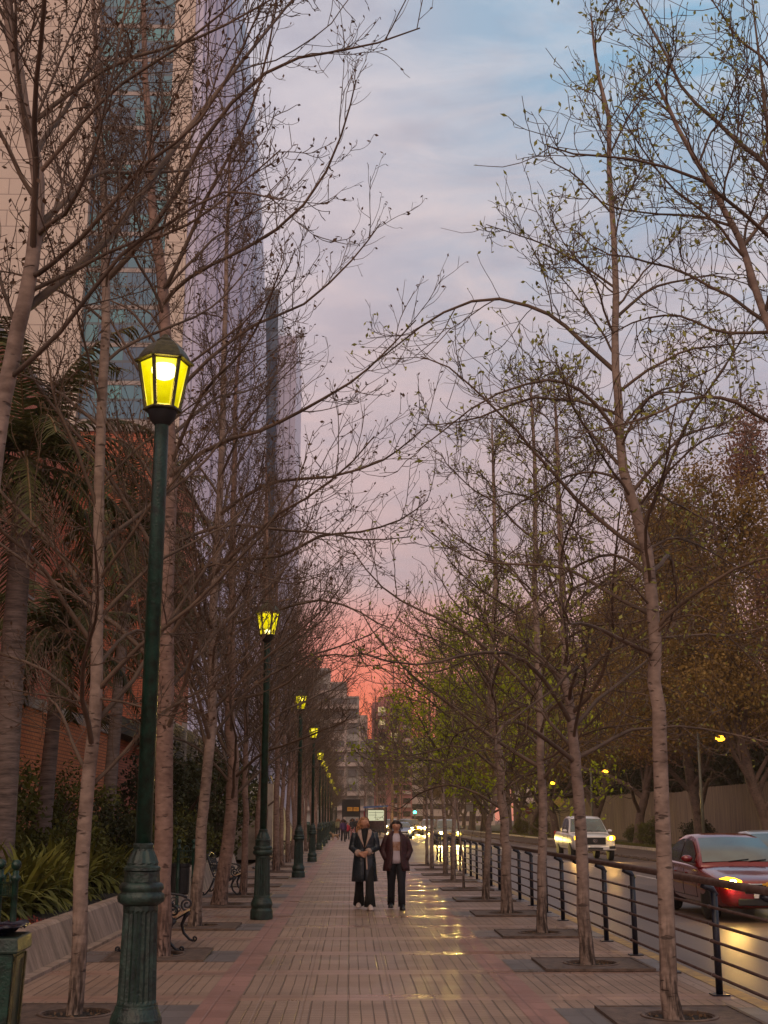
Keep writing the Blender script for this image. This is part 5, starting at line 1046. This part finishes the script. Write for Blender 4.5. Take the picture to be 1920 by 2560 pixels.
def person(loc, rz, H, label, top, bottom, shoe, hairm, hair='short', pose='walk', yaw=0, stride=.14, coat=None, tee=None, flare=1.0, grp=None, detail=True, skirt=None, name='person'):
    k = H/1.68; e = empty(name, loc, rz, label, 'person', grp); e.scale = (k, k, k)
    V_ = Vector; s = stride; sit = pose == 'sit'
    J = {}
    J['pel'] = (V_((0, 0, .93)), .125)
    if sit: J['pel'] = (V_((0, 0, .52)), .125)
    dz = J['pel'][0].z-.93
    P_ = lambda x, y, z: V_((x, y, z+dz))
    J['sp'] = (P_(0, .005, 1.10), .108); J['ch'] = (P_(0, .01, 1.27), .125); J['nb'] = (P_(0, .012, 1.41), .062); J['nk'] = (P_(0, .0, 1.475), .05)
    hd = P_(0, -.012, 1.56); J['hd'] = (hd, (.092, .100)); J['ht'] = (P_(0, -.005, 1.615), .078)
    cy_, sy_ = math.cos(yaw), math.sin(yaw); fw = V_((sy_, -cy_, 0)); rt = V_((cy_, sy_, 0))
    J['chin'] = (hd+fw*.062+V_((0, 0, -.062)), .036); J['nose'] = (hd+fw*.094+V_((0, 0, -.002)), .016); J['nose2'] = (hd+fw*.114+V_((0, 0, -.022)), .012)
    E = [('pel', 'sp'), ('sp', 'ch'), ('ch', 'nb'), ('nb', 'nk'), ('nk', 'hd'), ('hd', 'ht'), ('hd', 'chin'), ('hd', 'nose'), ('nose', 'nose2')]
    for q, sg in (('l', -1), ('r', 1)):
        J['ear'+q] = (hd+rt*sg*.084+V_((0, 0, -.005)), .014); E.append(('hd', 'ear'+q))
        st_ = s*sg
        if sit: pts = [P_(sg*.09, -.02, .90), V_((sg*.11, -.42, .50)), V_((sg*.11, -.40, .09)), V_((sg*.12, -.54, .035))]
        else: pts = [P_(sg*.088, 0, .88), V_((sg*.095, -st_*.55-.03, .50)), V_((sg*.10, -st_+(.03 if st_ < 0 else 0), .09+(.02 if st_ < 0 else 0))), V_((sg*.112, -st_-.135, .035))]
        for nme, p, r in zip(('hp', 'kn', 'an', 'to'), pts, (.085, .055, .038, .034)): J[nme+q] = (p, r)
        E += [('pel', 'hp'+q), ('hp'+q, 'kn'+q), ('kn'+q, 'an'+q), ('an'+q, 'to'+q)]
        sh = P_(sg*.165, .01, 1.365)
        if pose == 'clasp': el = P_(sg*.235, .03, 1.10); wr = P_(sg*.075-.03, -.20, 1.03 if sg > 0 else 1.0); hdr = V_((-sg*.8, -.25, -.25)).normalized(); up_ = V_((0, -1, 0))
        elif pose == 'pockets': el = P_(sg*.265, .07, 1.10); wr = P_(sg*.185, -.045, .93); hdr = V_((-sg*.35, -.12, -.9)).normalized(); up_ = V_((sg, 0, 0))
        elif sit: el = P_(sg*.22, -.05, 1.12); wr = P_(sg*.12, -.25, .98); hdr = V_((-sg*.2, -.9, -.2)).normalized(); up_ = V_((0, 0, 1))
        else: el = P_(sg*.225, .03+st_*.3, 1.10); wr = P_(sg*.235, -.03+st_*.9, .87); hdr = V_((0, -.15, -1)).normalized(); up_ = V_((sg, 0, 0))
        J['sh'+q] = (sh, .056); J['el'+q] = (el, .040); J['wr'+q] = (wr, .026); pm = wr+hdr*.05; J['pa'+q] = (pm, .030)
        E += [('ch', 'sh'+q), ('sh'+q, 'el'+q), ('el'+q, 'wr'+q), ('wr'+q, 'pa'+q)]
        if detail:
            sd2 = hdr.cross(up_).normalized(); cu = -up_
            for f_, (off, ln_) in enumerate(((-.030, .062), (-.010, .072), (.010, .068), (.029, .052))):
                a = pm+hdr*.04+sd2*off; c1 = a+hdr*ln_*.5+cu*.008; c2 = c1+hdr*ln_*.38+cu*.028
                for t_, p, r in (('a', a, .012), ('b', c1, .0095), ('c', c2, .008)): J['f%d%s%s' % (f_, t_, q)] = (p, r)
                E += [('pa'+q, 'f%da%s' % (f_, q)), ('f%da%s' % (f_, q), 'f%db%s' % (f_, q)), ('f%db%s' % (f_, q), 'f%dc%s' % (f_, q))]
            a = wr+hdr*.03-sd2*.034; J['t0'+q] = (a, .014); J['t1'+q] = (a+hdr*.035-sd2*.012+cu*.01, .011); E += [('wr'+q, 't0'+q), ('t0'+q, 't1'+q)]
    skin_body('body', J, E, M['skin'], e, 1)
    j = lambda n: J[n][0]
    if detail:
        for sg in (-1, 1): MB().ball(hd+fw*.084+rt*sg*.030+V_((0, 0, .012)), .0075, 8, 6, (1.3, 1, .8)).build('eye', M['eye'], e, True)
        MB().ball(hd+fw*.092+V_((0, 0, -.052)), .018, 8, 6, (1.2, .6, .4)).build('mouth', M['lip'], e, True)
    # trousers
    b = MB()
    for q, sg in (('l', -1), ('r', 1)):
        hp, kn, an = j('hp'+q), j('kn'+q), j('an'+q); pts = [hp+V_((0, 0, .07)), hp, lerp(hp, kn, .5), kn, lerp(kn, an, .5), lerp(kn, an, 1.0)+V_((0, 0, -.03))]
        b.tube(pts, [.115, .113, .096, .076, .072+.02*(flare-1), .07*flare], 14)
    if sit: b.loft([ell(0, 0, .93+dz-.12, .17, .13), ell(0, 0, .93+dz+.06, .165, .12)])
    else: b.loft([ell(0, 0, .82, .14, .09), ell(0, 0, .87, .185, .125), ell(0, 0, .95, .178, .122), ell(0, .005, 1.04, .155, .108)])
    b.build('trousers', bottom, e, True)
    for q in 'lr':
        an, to = j('an'+q), j('to'+q); d = (to-an); d.z = 0; d.normalize(); c = an+d*.06; c.z = .05+max(0, an.z-.09)
        r = []
        for t, w_, h in ((-.095, .030, .08), (-.06, .048, .115), (0, .052, .115), (.06, .054, .09), (.12, .050, .07), (.165, .026, .045)):
            p = c+d*t; sd3 = V_((-d.y, d.x, 0)); r.append([p+sd3*w_*math.cos(a)+V_((0, 0, -.04+(h if math.sin(a) > 0 else 0)*math.sin(a)+.0)) for a in [i*math.pi/6 for i in range(12)]])
        MB().loft(r).build('shoe', shoe, e, True)
    g = .0
    if coat:      # long coat
        b = MB(); tab = [(.50, .235, .18, .06), (.62, .225, .175, .05), (.8, .21, .16, .03), (.98, .19, .145, .02), (1.08, .18, .135, .02), (1.18, .19, .138, .16), (1.28, .198, .14, .30), (1.36, .185, .125, .42), (1.41, .12, .09, .55), (1.45, .075, .068, .7)]
        b.loft([ell(0, .005, z, a, c, 26, g_) for z, a, c, g_ in tab], closed=False, cap=False)
        o = b.build('coat', coat, e, True, solid=.018)
        b = MB()
        for q in 'lr': b.tube([j('sh'+q)+V_((0, 0, .0)), lerp(j('sh'+q), j('el'+q), .5), j('el'+q), lerp(j('el'+q), j('wr'+q), .5), lerp(j('el'+q), j('wr'+q), .9)], [.073, .074, .068, .062, .056], 14)
        b.build('sleeves', coat, e, True)
        b = MB()
        for q in 'lr': b.tube([lerp(j('el'+q), j('wr'+q), .78), lerp(j('el'+q), j('wr'+q), .98)], [.064, .062], 14)
        b.build('cuffs', M['shear'], e, True)
        b = MB()
        for sg in (-1, 1): b.patch([[(sg*.004, -.152, 1.10), (sg*.018, -.152, 1.12)], [(sg*.022, -.150, 1.18), (sg*.075, -.149, 1.24)], [(sg*.045, -.142, 1.28), (sg*.125, -.128, 1.34)], [(sg*.060, -.115, 1.37), (sg*.135, -.090, 1.395)], [(sg*.062, -.075, 1.42), (sg*.11, -.04, 1.44)]])
        b.build('lapels', M['shear'], e, True, solid=.02)
        b = MB(); b.loft([ell(0, .005, z, a*.93, c*.93) for z, a, c in ((1.05, .17, .13), (1.2, .175, .13), (1.33, .165, .115), (1.40, .09, .075), (1.46, .06, .058))]); b.build('jumper', M['blk'], e, True)
        b = MB(); b.box((.035, -.19, .87), (.028, .012, .30), ry=-.06); b.b2(-.15, .16, -.158, -.146, 1.0, 1.03); b.build('belt', M['shear'], e, bevel=.004)
    elif tee:     # open jacket over a t-shirt
        b = MB(); b.loft([ell(0, .0, z, a, c) for z, a, c in ((.86, .175, .125), (.95, .175, .13), (1.1, .165, .125), (1.25, .175, .128), (1.35, .155, .11), (1.415, .085, .07), (1.425, .07, .06))]); b.build('t_shirt', tee, e, True)
        MB().patch([[(math.sin(t)*.172, -math.cos(t)*.131, z) for t in [(-.45+.9*i/8) for i in range(9)]] for z in (1.10, 1.16, 1.22, 1.27)]).build('shirt_print', M['print'], e, True)
        b = MB(); tab = [(.72, .255, .175, .50), (.78, .252, .175, .42), (.9, .232, .165, .36), (1.05, .20, .15, .36), (1.2, .205, .148, .38), (1.3, .205, .142, .40), (1.37, .175, .12, .46), (1.42, .11, .09, .6), (1.465, .08, .072, .7)]
        b.loft([ell(0, .005, z, a, c, 26, g_) for z, a, c, g_ in tab], closed=False, cap=False); b.build('jacket', top, e, True, solid=.02)
        b = MB()
        for q in 'lr': b.tube([j('sh'+q), lerp(j('sh'+q), j('el'+q), .5), j('el'+q), lerp(j('el'+q), j('wr'+q), .5), j('wr'+q)], [.072, .073, .070, .066, .06], 14)
        b.build('sleeves', top, e, True)
    else:
        b = MB(); b.loft([ell(0, .0, z+dz, a, c) for z, a, c in ((.80, .19, .14), (.95, .185, .138), (1.1, .17, .13), (1.25, .19, .135), (1.35, .165, .115), (1.415, .085, .07), (1.43, .07, .06))])
        for q in 'lr': b.tube([j('sh'+q), j('el'+q), j('wr'+q)], [.068, .062, .048], 10)
        b.build('jacket', top, e, True)
    rs = np.random.RandomState(int(H*1000)); hc = np.array(hd)
    if hair == 'curly':
        n = 330; d = unit(rs.normal(size=(n, 3))+np.array([0, 0, .5])); f3 = np.array(fw); keep = ((d@f3) < -.05) | ((d[:, 2] > .8) & ((d@f3) < .3)); d = d[keep]; S = hc+np.array([0, 0, .012])+d*np.array([.082, .092, .088]); n = len(d)
        D = unit(d*np.array([.9, .9, .2])+np.array([0, 0, -.45])-f3*.35); Ln = rs.uniform(.16, .33, n); m_ = 16; P = np.zeros((n, m_+1, 3)); P[:, 0] = S; dd = D; ph = rs.uniform(0, 6.3, n); 
        for i in range(m_):
            dd = unit(dd+np.array([0, 0, -.3])); w_ = np.stack([np.cos(ph+i*1.1), np.sin(ph+i*1.1), np.zeros(n)], 1)*.010; P[:, i+1] = P[:, 0]*0+P[:, i]+dd*(Ln/m_)[:, None]+w_
        V, Fc = tubes([(P, np.full((n, m_+1), .0095)*np.linspace(1, .5, m_+1)[None], 5)]); link('hair', np_mesh('hair', V, Fc), hairm, e, True)
        MB().ball(hd-fw*.034+V_((0, 0, .026)), .084, 16, 10, (1, 1.0, 1.0)).build('hair_cap', hairm, e, True)
    else:
        lo = hair == 'long'; b = MB(); c = hd-fw*.016+V_((0, 0, .026)); b.ball(c+V_((0, 0, .006))-fw*.012, .084, 16, 10, (1.02, 1.04, .93))
        b.build('hair', hairm, e, True)
        n = 220; d = unit(rs.normal(size=(n, 3))+np.array([0, 0, .6])); f3 = np.array(fw); keep = ((d@f3) < .1) | (d[:, 2] > .8); d = d[keep]; n = len(d); S = np.array(c)+d*.084; D = unit(d*.5+np.array([0, 0, -.6])+f3*.25*(d[:, 2:3] > .4)); P = grow(S, D, np.full(n, .30 if lo else .085), 5, [-.1]*5, .08, rs)
        V, Fc = tubes([(P, np.full((n, 6), .009)*np.linspace(1, .4, 6)[None], 4)]); link('hair_locks', np_mesh('hair_locks', V, Fc), hairm, e, True)
    return e
a = G(911, 2274); person((a.x, a.y, 0), 0, 1.67, 'person with long curly blond hair in a dark leather coat with beige lapels', M['coat'], M['blk'], M['shoew'], M['hairb'], 'curly', 'clasp', .62, .18, coat=M['coat'], flare=1.55)
a = G(991, 2274); person((a.x, a.y, 0), 0, 1.60, 'person with short dark hair, open maroon jacket over a pale printed shirt, hands in pockets', M['mar'], M['jean'], M['shoeb'], M['haird'], 'short', 'pockets', .0, .13, tee=M['tee'])
M['purp'] = mat('purple_cloth', (.05, .02, .08), .8); M['pink'] = mat('pink_trousers', (.32, .14, .14), .8); M['redc'] = mat('red_cloth', (.35, .01, .03), .7); M['olive'] = mat('pale_olive_coat', (.24, .22, .12), .8); M['dkcl'] = mat('charcoal_cloth', (.015, .015, .02), .8)
GP = 'small figures far down the pavement'
for (px, py, H, lb, t_, b_, hm, hr, pose) in ((858, 2104, 1.62, 'small person in a purple top and dark trousers far down the pavement', 'purp', 'dkcl', 'haird', 'long', 'walk'), (881, 2097, 1.68, 'small person in a black jacket and pink trousers far down the pavement', 'dkcl', 'pink', 'haird', 'long', 'walk'), (869, 2099, 1.35, 'small person in red between the purple and the pink-trousered walkers', 'redc', 'dkcl', 'haird', 'short', 'walk'), (892, 2093, 1.72, 'small dark-clothed person with grey hair beside the shelter', 'dkcl', 'dkcl', 'shear', 'short', 'walk'), (845, 2092, 1.66, 'small person in a pale olive coat behind the far lamp posts', 'olive', 'dkcl', 'hairb', 'long', 'walk')):
    a = G(px, py); person((a.x, a.y, 0), .15, H, lb, M[t_], M[b_], M['shoeb'], M[hm], hr, pose, grp=GP, detail=False)
for x, lb in ((2.25, 'left of the two people seated in the lit shelter'), (2.72, 'right of the two people seated in the lit shelter')):
    person((x, 122.6, 0), 0, 1.62, lb, M['dkcl'], M['jean'], M['shoeb'], M['haird'], 'short', 'sit', grp='people seated in the shelter', detail=False)
# dog
a = G(838, 2101)
dg_ = empty('dog', (a.x, a.y, 0), .5, 'small tan dog standing by the far bins', 'dog')
J = {'p': ((.22, 0, .40), .085), 'm': ((0, 0, .38), .085), 'c': ((-.2, 0, .40), .105), 'n': ((-.32, 0, .52), .06), 'h': ((-.40, 0, .58), .062), 'z': ((-.52, 0, .555), .03), 't1': ((.33, 0, .46), .02), 't2': ((.42, 0, .56), .015)}
E = [('p', 'm'), ('m', 'c'), ('c', 'n'), ('n', 'h'), ('h', 'z'), ('p', 't1'), ('t1', 't2')]
for q, y in (('l', -.07), ('r', .07)):
    J['fu'+q] = ((-.2, y, .28), .04); J['fk'+q] = ((-.21, y, .15), .022); J['ff'+q] = ((-.22, y, .02), .024); E += [('c', 'fu'+q), ('fu'+q, 'fk'+q), ('fk'+q, 'ff'+q)]
    J['hu'+q] = ((.18, y, .28), .05); J['hk'+q] = ((.27, y, .15), .022); J['hf'+q] = ((.23, y, .02), .024); E += [('p', 'hu'+q), ('hu'+q, 'hk'+q), ('hk'+q, 'hf'+q)]
    J['e'+q] = ((-.39, y*.7, .65), .018); E += [('h', 'e'+q)]
J = {k_: (Vector(p), r) for k_, (p, r) in J.items()}
skin_body('body', J, E, mat('tan_fur', (.30, .19, .11), .9, var=.4, scale=8), dg_)

# ------------------------------------------------------------------ benches
def bench(loc, label, rz=math.pi/2):
    e = empty('bench', loc, rz, label, 'bench', 'cast iron benches with wooden slats')
    def spiral(cy, cz, r, a0, turns, n=22, sg=1): return [(cy+r*(1-.8*i/n)*math.cos(a0+sg*turns*2*math.pi*i/n), cz+r*(1-.8*i/n)*math.sin(a0+sg*turns*2*math.pi*i/n)) for i in range(n+1)]
    for x in (-.68, .68):
        f = MB(); T = lambda pts, r, n=6: f.tube([(x, y, z) for y, z in pts], r, n)
        T([(-.30, .40), (-.25, .34), (-.21, .24), (-.24, .13), (-.32, .05), (-.37, .03)], [.03, .028, .024, .02, .018, .016]); T(spiral(-.385, .062, .034, -1.2, 1.1, 14, -1), .013)
        T([(.16, .38), (.20, .28), (.26, .15), (.34, .05), (.38, .03)], [.028, .024, .02, .018, .016]); T(spiral(.395, .062, .034, -1.9, 1.1, 14), .013)
        T([(-.30, .41), (-.2, .38), (-.05, .36), (.08, .37), (.18, .42), (.24, .56), (.29, .72), (.33, .88)], .018)
        T([(-.30, .41), (-.12, .30), (.04, .28), (.16, .36)], .013)
        T(spiral(-.27, .50, .085, -1.57, 1.6), .015); T([(-.27, .585), (-.18, .62), (-.02, .64), (.14, .65), (.27, .66)], .018)
        for cy, cz, r, a0, sg in ((-.10, .53, .07, 0, 1), (.05, .50, .08, 2, -1), (.15, .56, .06, 1, 1), (.02, .585, .045, 3, 1), (-.15, .44, .05, 1, -1), (.10, .43, .045, 4, 1)): T(spiral(cy, cz, r, a0, 1.3, 16, sg), .008, 5)
        f.build('end_frame', M['iron'], e, True)
    for k, (y, z, a) in enumerate([(-.29, .425, .5), (-.235, .405, .25), (-.17, .39, .12), (-.10, .38, .05), (-.03, .378, 0), (.04, .382, -.1), (.11, .395, -.3)]):
        MB().box((0, y, z), (1.36, .052, .022), rx=-a if a > 0 else -a).build('seat_slat', M['slat'], e, bevel=.004)
    f = MB(); bk = lambda u, v: (u, lerp(.20, .33, v), lerp(.46, .90, v))
    f.tube([bk(-.66, .0), bk(.66, .0)], .014, 6); f.tube([bk(u, .8+.2*math.cos(u*2.3)) for u in [-.66+.132*i for i in range(11)]], .016, 6); 
    for u in (-.66, .66): f.tube([bk(u, 0), bk(u, .82)], .014, 6)
    rg = random.Random(2)
    for i in range(7):
        for v, r, sg in ((.24, .095, 1), (.60, .085, -1)):
            u0 = -.57+.19*i; f.tube([bk(u0+r*(1-.8*t/18)*math.cos(sg*t*.5+i*3.14), v+r*2.1*(1-.8*t/18)*math.sin(sg*t*.5+i*3.14)) for t in range(19)], .008, 5)
    f.build('backrest', M['iron'], e, True)
    return e
bn = bench((-2.46, 17.15, 0), 'nearest ornate iron bench with curved wooden slats, partly behind the reddish tree')
for y, x, lb in ((29.0, -2.75, 'second ornate iron bench, between the leaning tree and second lamp post'), (43.5, -2.75, 'third ornate iron bench, small, just left of the third lamp post'), (58, -2.75, 'farthest ornate iron bench deep along the left row')):
    c = copy_tree(bn); c.location = (x, y, 0); c['label'] = lb

# ------------------------------------------------------------------ bins and green stands
def stand(loc, rz, lb, binh=True):
    e = empty('bin_stand', loc, rz, lb, 'bin stand', 'green post stands for litter bins')
    for x in (-.14, .14):
        b = MB(); b.lathe([(.045, 0), (.045, .06), (.030, .09), (.028, .62), (.036, .64), (.028, .66), (.028, 1.10), (.045, 1.115), (.045, 1.14), (.028, 1.15), (.026, 1.19)], (x, 0, 0), 14); b.build('post', M['green'], e, True)
        MB().ball((x, 0, 1.235), .045, 14, 10).build('ball_finial', M['green'], e, True)
    b = MB(); b.b2(-.12, .12, -.012, .012, .97, .985); b.b2(-.12, .12, -.012, .012, 1.075, 1.09)
    for k in range(7): b.tube([(-.09+.03*k, 0, .985), (-.09+.03*k, 0, 1.075)], .005, 5)
    b.tube([(-.05+.05*(1-math.cos(t)), 0, 1.09+.075*math.sin(t)) for t in [i*math.pi/10 for i in range(11)]], .009, 6); b.build('crosspiece', M['green'], e)
    if binh:
        b = MB(); b.lathe([(.15, .35), (.165, .38), (.17, .80), (.18, .82), (.18, .86), (.165, .86), (.16, .84)], (-.02, .22, 0), 20); b.build('hanging_bin', M['black'], e)
    return e
stand((-2.95, 11.4, 0), -.85, 'pair of green ball-topped posts behind the near litter bin at the left edge', False)
stand((-2.82, 22.6, 0), .5, 'pair of green posts with a hanging black bin behind the nearest bench')
bi = empty('litter_bin', (-2.60, 9.6, 0), .06, 'square dark green litter bin with a black liner bag at the left edge', 'bin')
b = MB(); b.v = []; r = lambda a, z: [(-a, -a, z), (a, -a, z), (a, a, z), (-a, a, z)]
b.loft([r(.205, .03), r(.232, .70)]); b.build('bin_body', M['green'], bi, bevel=.008)
b = MB(); b.loft([r(.262, .70), r(.268, .715), r(.262, .80), r(.25, .81)]); b.build('rim', M['greend'], bi, bevel=.006)
b = MB()
for zz, h in ((.05, .05), (.66, .03)): b.box((.225+.01, 0, zz), (.012, .40, h))
for y in (-.18, .18): b.box((.232, y, .36), (.014, .04, .64), ry=.04)
b.build('side_frame', M['cap'], bi); b = MB(); b.b2(-.18, .18, -.18, .18, 0, .03); b.build('foot', M['black'], bi)
rg = random.Random(9); b = MB(); rings = []
for zz, a in ((.70, .262), (.775, .270), (.815, .266), (.835, .245), (.82, .20), (.78, .12)): rings.append([(a*(1+rg.uniform(-.04, .05))*math.copysign(min(1, abs(math.cos(t))*1.3), math.cos(t)), a*(1+rg.uniform(-.04, .05))*math.copysign(min(1, abs(math.sin(t))*1.3), math.sin(t)), zz+.05*(1 if zz > .8 else .0)+rg.uniform(-.012, .014)) for t in [2*math.pi*i/44 for i in range(44)]])
b.loft(rings[2:]); b.build('liner_bag', M['bag'], bi, True)
fb = empty('large_green_bin', (-2.95, 93, 0), 0, 'large cylindrical dark green bin beside the far lamp posts', 'bin')
MB().lathe([(.33, 0), (.36, .05), (.36, 1.15), (.38, 1.17), (.38, 1.24), (.28, 1.38), (.05, 1.42)], n=20).build('drum', M['green'], fb, True); MB().lathe([(.365, .55), (.365, .6)], n=20).build('band', M['greend'], fb)
yp = empty('yellow_post', (-3.62, 64.5, 0), 0, 'bright yellow post against the stair wall beyond the third lamp post', 'post'); M['yp'] = mat('yellow_post_paint', (.75, .42, .02), .5)
MB().lathe([(.075, 0), (.075, 1.3), (.06, 1.36), (.02, 1.38)], n=12).build('shaft', M['yp'], yp, True); MB().lathe([(.09, 0), (.09, .06)], n=12).build('base_ring', M['black'], yp)

# ------------------------------------------------------------------ shelter, boards, signs, signal
M['blue'] = mat('blue_shelter_roof', (.04, .10, .28), .4); M['poster'] = emat('lit_poster', (.80, .78, .50), .75); M['pdark'] = mat('poster_ink', (.08, .07, .04), .6)
sh = empty('bus_shelter', (1.35, 121.5, 0), 0, 'small blue-roofed bus shelter with a lit yellowish poster beyond the walkers', 'shelter')
b = MB(); b.box((1.05, 0, 2.72), (2.3, 2.0, .14), ry=-.05); b.build('roof', M['blue'], sh)
for x in (.05, 2.05):
    for y in (-.8, .8): MB().tube([(x, y, 0), (x, y, 2.66)], .04, 8).build('post', M['navy'], sh)
MB().b2(.3, 1.9, .76, .84, .35, 2.5).build('back_panel', M['glassdk'], sh)
o = MB().b2(.35, 1.85, .68, .74, 1.45, 2.42).build('lit_poster', M['poster'], sh)
b = MB()
for z, x0, x1 in ((2.18, .4, 1.8), (1.95, .4, 1.2), (1.75, .9, 1.8)): b.b2(x0, x1, .665, .678, z, z+.03)
b.b2(1.05, 1.08, .66, .672, 1.5, 2.3); b.build('poster_lines', M['pdark'], o)
MB().b2(.5, 1.9, .1, .55, .40, .46).build('seat', M['navy'], sh); MB().b2(-.06, .04, -.5, .5, .9, 2.3).build('side_advert', M['redc'], sh)
M['osign'] = mat('orange_sign', (.62, .27, .03), .6, emis=(.62, .25, .02), estr=.10)
gb = empty('dark_signboard', (-.95, 152, 0), 0, 'dark overhead board carrying two small orange panels far down the pavement', 'sign')
MB().b2(0, 2.15, 0, .3, 1.85, 3.85).build('board', M['dkcl'], gb)
for x in (.1, 2.05): MB().b2(x-.06, x+.06, .05, .2, 0, 1.9).build('post', M['navy'], gb)
for x in (.62, 1.35):
    o = MB().b2(x, x+.62, -.05, -.01, 2.5, 2.95).build('orange_panel', M['osign'], gb); b = MB()
    for k in range(2): b.b2(x+.08, x+.5-.1*k, -.06, -.052, 2.62+.15*k, 2.66+.15*k)
    b.build('panel_writing', M['pdark'], o)
def sign(name, loc, H, lb, cat, shape, m):
    e = empty(name, loc, 0, lb, cat); MB().tube([(0, 0, 0), (0, 0, H)], .035, 8).build('post', M['pole'], e)
    if shape == 'diamond': MB().box((0, -.05, H-.35), (.68, .02, .68), ry=math.pi/4).build('panel', m, e)
    elif shape == 'rect': MB().b2(-.5, .5, -.06, -.04, H-1.25, H).build('panel', m, e)
    return e
M['ysign'] = mat('dull_yellow_sign', (.45, .33, .08), .5); M['wsign'] = mat('dull_pale_sign', (.36, .32, .28), .6)
sign('warning_sign', (17.6, 108.5, 0), 3.35, 'dull yellow diamond warning sign on the verge left of the pickup', 'sign', 'diamond', M['ysign'])
sign('road_sign', (17.4, 188, 0), 3.9, 'pale rectangular sign on a post far along the verge', 'sign', 'rect', M['wsign'])
e = empty('no_entry_sign', (17.7, 128, 0), 0, 'small round dark sign with a pale bar beside the fence', 'sign'); MB().tube([(0, 0, 0), (0, 0, 2.6)], .03, 8).build('post', M['pole'], e)
o = MB().tube([(0, -.04, 2.4), (0, -.06, 2.4)], .33, 20).build('disc', mat('dull_red_disc', (.22, .05, .04), .5), e); MB().b2(-.22, .22, -.07, -.062, 2.35, 2.45).build('bar', M['wsign'], o)
M['glight'] = emat('green_signal', (.05, 1, .45), 14)
ts = empty('traffic_signal', (11.3, 226, RZ), 0, 'traffic signal showing green above the far headlights', 'traffic light'); MB().tube([(0, 0, 0), (0, 0, 2.6)], .08, 8).build('pole', M['pole'], ts)
MB().b2(-.22, .22, -.15, .15, 2.4, 3.7).build('housing', M['black'], ts); MB().ball((0, -.2, 2.85), .26, 12, 8).build('green_lamp', M['glight'], ts, True)
for k in (0, 1): MB().ball((0, -.15, 3.15+.3*k), .11, 10, 6).build('unlit_lamp', M['glassdk'], ts, True)
# parked blue-white van by the shelter
vehicle('parked_car', (4.75, 118, RZ), 0, SED, M['cblue'], 'pale blue car at the kerb beside the shelter', 'hl_amber', detail=False)
# litter scraps and leaves on the pavement
rs = np.random.RandomState(7); n = 420
C = np.stack([np.where(rs.uniform(size=n) < .5, rs.uniform(-3.3, -1.0, n), rs.uniform(1.6, 3.6, n)), rs.uniform(8, 45, n), np.full(n, .012)], 1); a_ = rs.uniform(0, 6.3, n); s_ = rs.uniform(.008, .028, n)[:, None]
u1 = np.stack([np.cos(a_), np.sin(a_), np.zeros(n)], 1)*s_; u2 = np.stack([-np.sin(a_), np.cos(a_), np.full(n, .2)], 1)*s_*.6
V = np.stack([C-u1, C-u2, C+u1, C+u2], 1).reshape(-1, 3); tag(link('fallen_leaves', np_mesh('fallen_leaves', V, np.arange(4*n).reshape(n, 4)), leafmat('dry_leaf', (.10, .05, .03), (.24, .14, .08), (.42, .32, .24), 0, 3)), 'scattered dry leaves and scraps on the paving', 'leaves', kind='stuff')
# strip of grass along the verge
rs = np.random.RandomState(8); n = 26000; C = np.stack([rs.uniform(17.2, 19.2, n), 22+rs.uniform(0, 1, n)**1.6*150, np.full(n, -.01)], 1); d = unit(np.stack([rs.normal(size=n)*.5, rs.normal(size=n)*.5, np.ones(n)], 1)); s2 = unit(np.cross(d, rs.normal(size=(n, 3)))); h = rs.uniform(.06, .16, n)[:, None]
V = np.stack([C-s2*.014, C+s2*.014, C+d*h], 1).reshape(-1, 3); tag(link('verge_grass', np_mesh('verge_grass', V, np.arange(3*n).reshape(n, 3)), M['grass']), 'rough grass strip along the far kerb', 'grass', kind='stuff')

# ------------------------------------------------------------------ evening haze
hm = bpy.data.materials.new('evening_haze'); hm.use_nodes = True; t_ = hm.node_tree; t_.nodes.clear()
pv = t_.nodes.new('ShaderNodeVolumePrincipled'); pv.inputs['Color'].default_value = (1, .80, .68, 1); pv.inputs['Density'].default_value = .00042; pv.inputs['Anisotropy'].default_value = .3
oo = t_.nodes.new('ShaderNodeOutputMaterial'); t_.links.new(pv.outputs[0], oo.inputs['Volume'])
hz_ = MB().b2(-420, 420, -62, 1210, -1.2, 110).build('haze', hm); tag(hz_, 'thin evening haze filling the street', 'haze', kind='stuff')
sc.cycles.volume_bounces = 0

for k, (px, py, sx_, sy_) in enumerate(((862, 2146, .95, .55), (866, 2181, 1.0, .5))):
    g_ = G(px, py); e = empty('access_cover', (g_.x, g_.y, .0), 0, ['pale access cover set in the paving behind the walkers, farther one', 'pale access cover set in the paving left of the blond walker', 'narrow access cover set in the paving near the bottom of the photo'][k], 'access cover', 'access covers in the paving')
    MB().b2(-sx_/2, sx_/2, -sy_/2, sy_/2, .001, .007).build('lid', M['cover'] if k < 2 else M['grate'], e); b = MB()
    for a_, c_, d_, f_ in ((-sx_/2-.03, sx_/2+.03, -sy_/2-.03, -sy_/2-.003), (-sx_/2-.03, sx_/2+.03, sy_/2+.003, sy_/2+.03)): b.b2(a_, c_, d_, f_, .001, .009)
    b.build('frame', M['grate'], e)
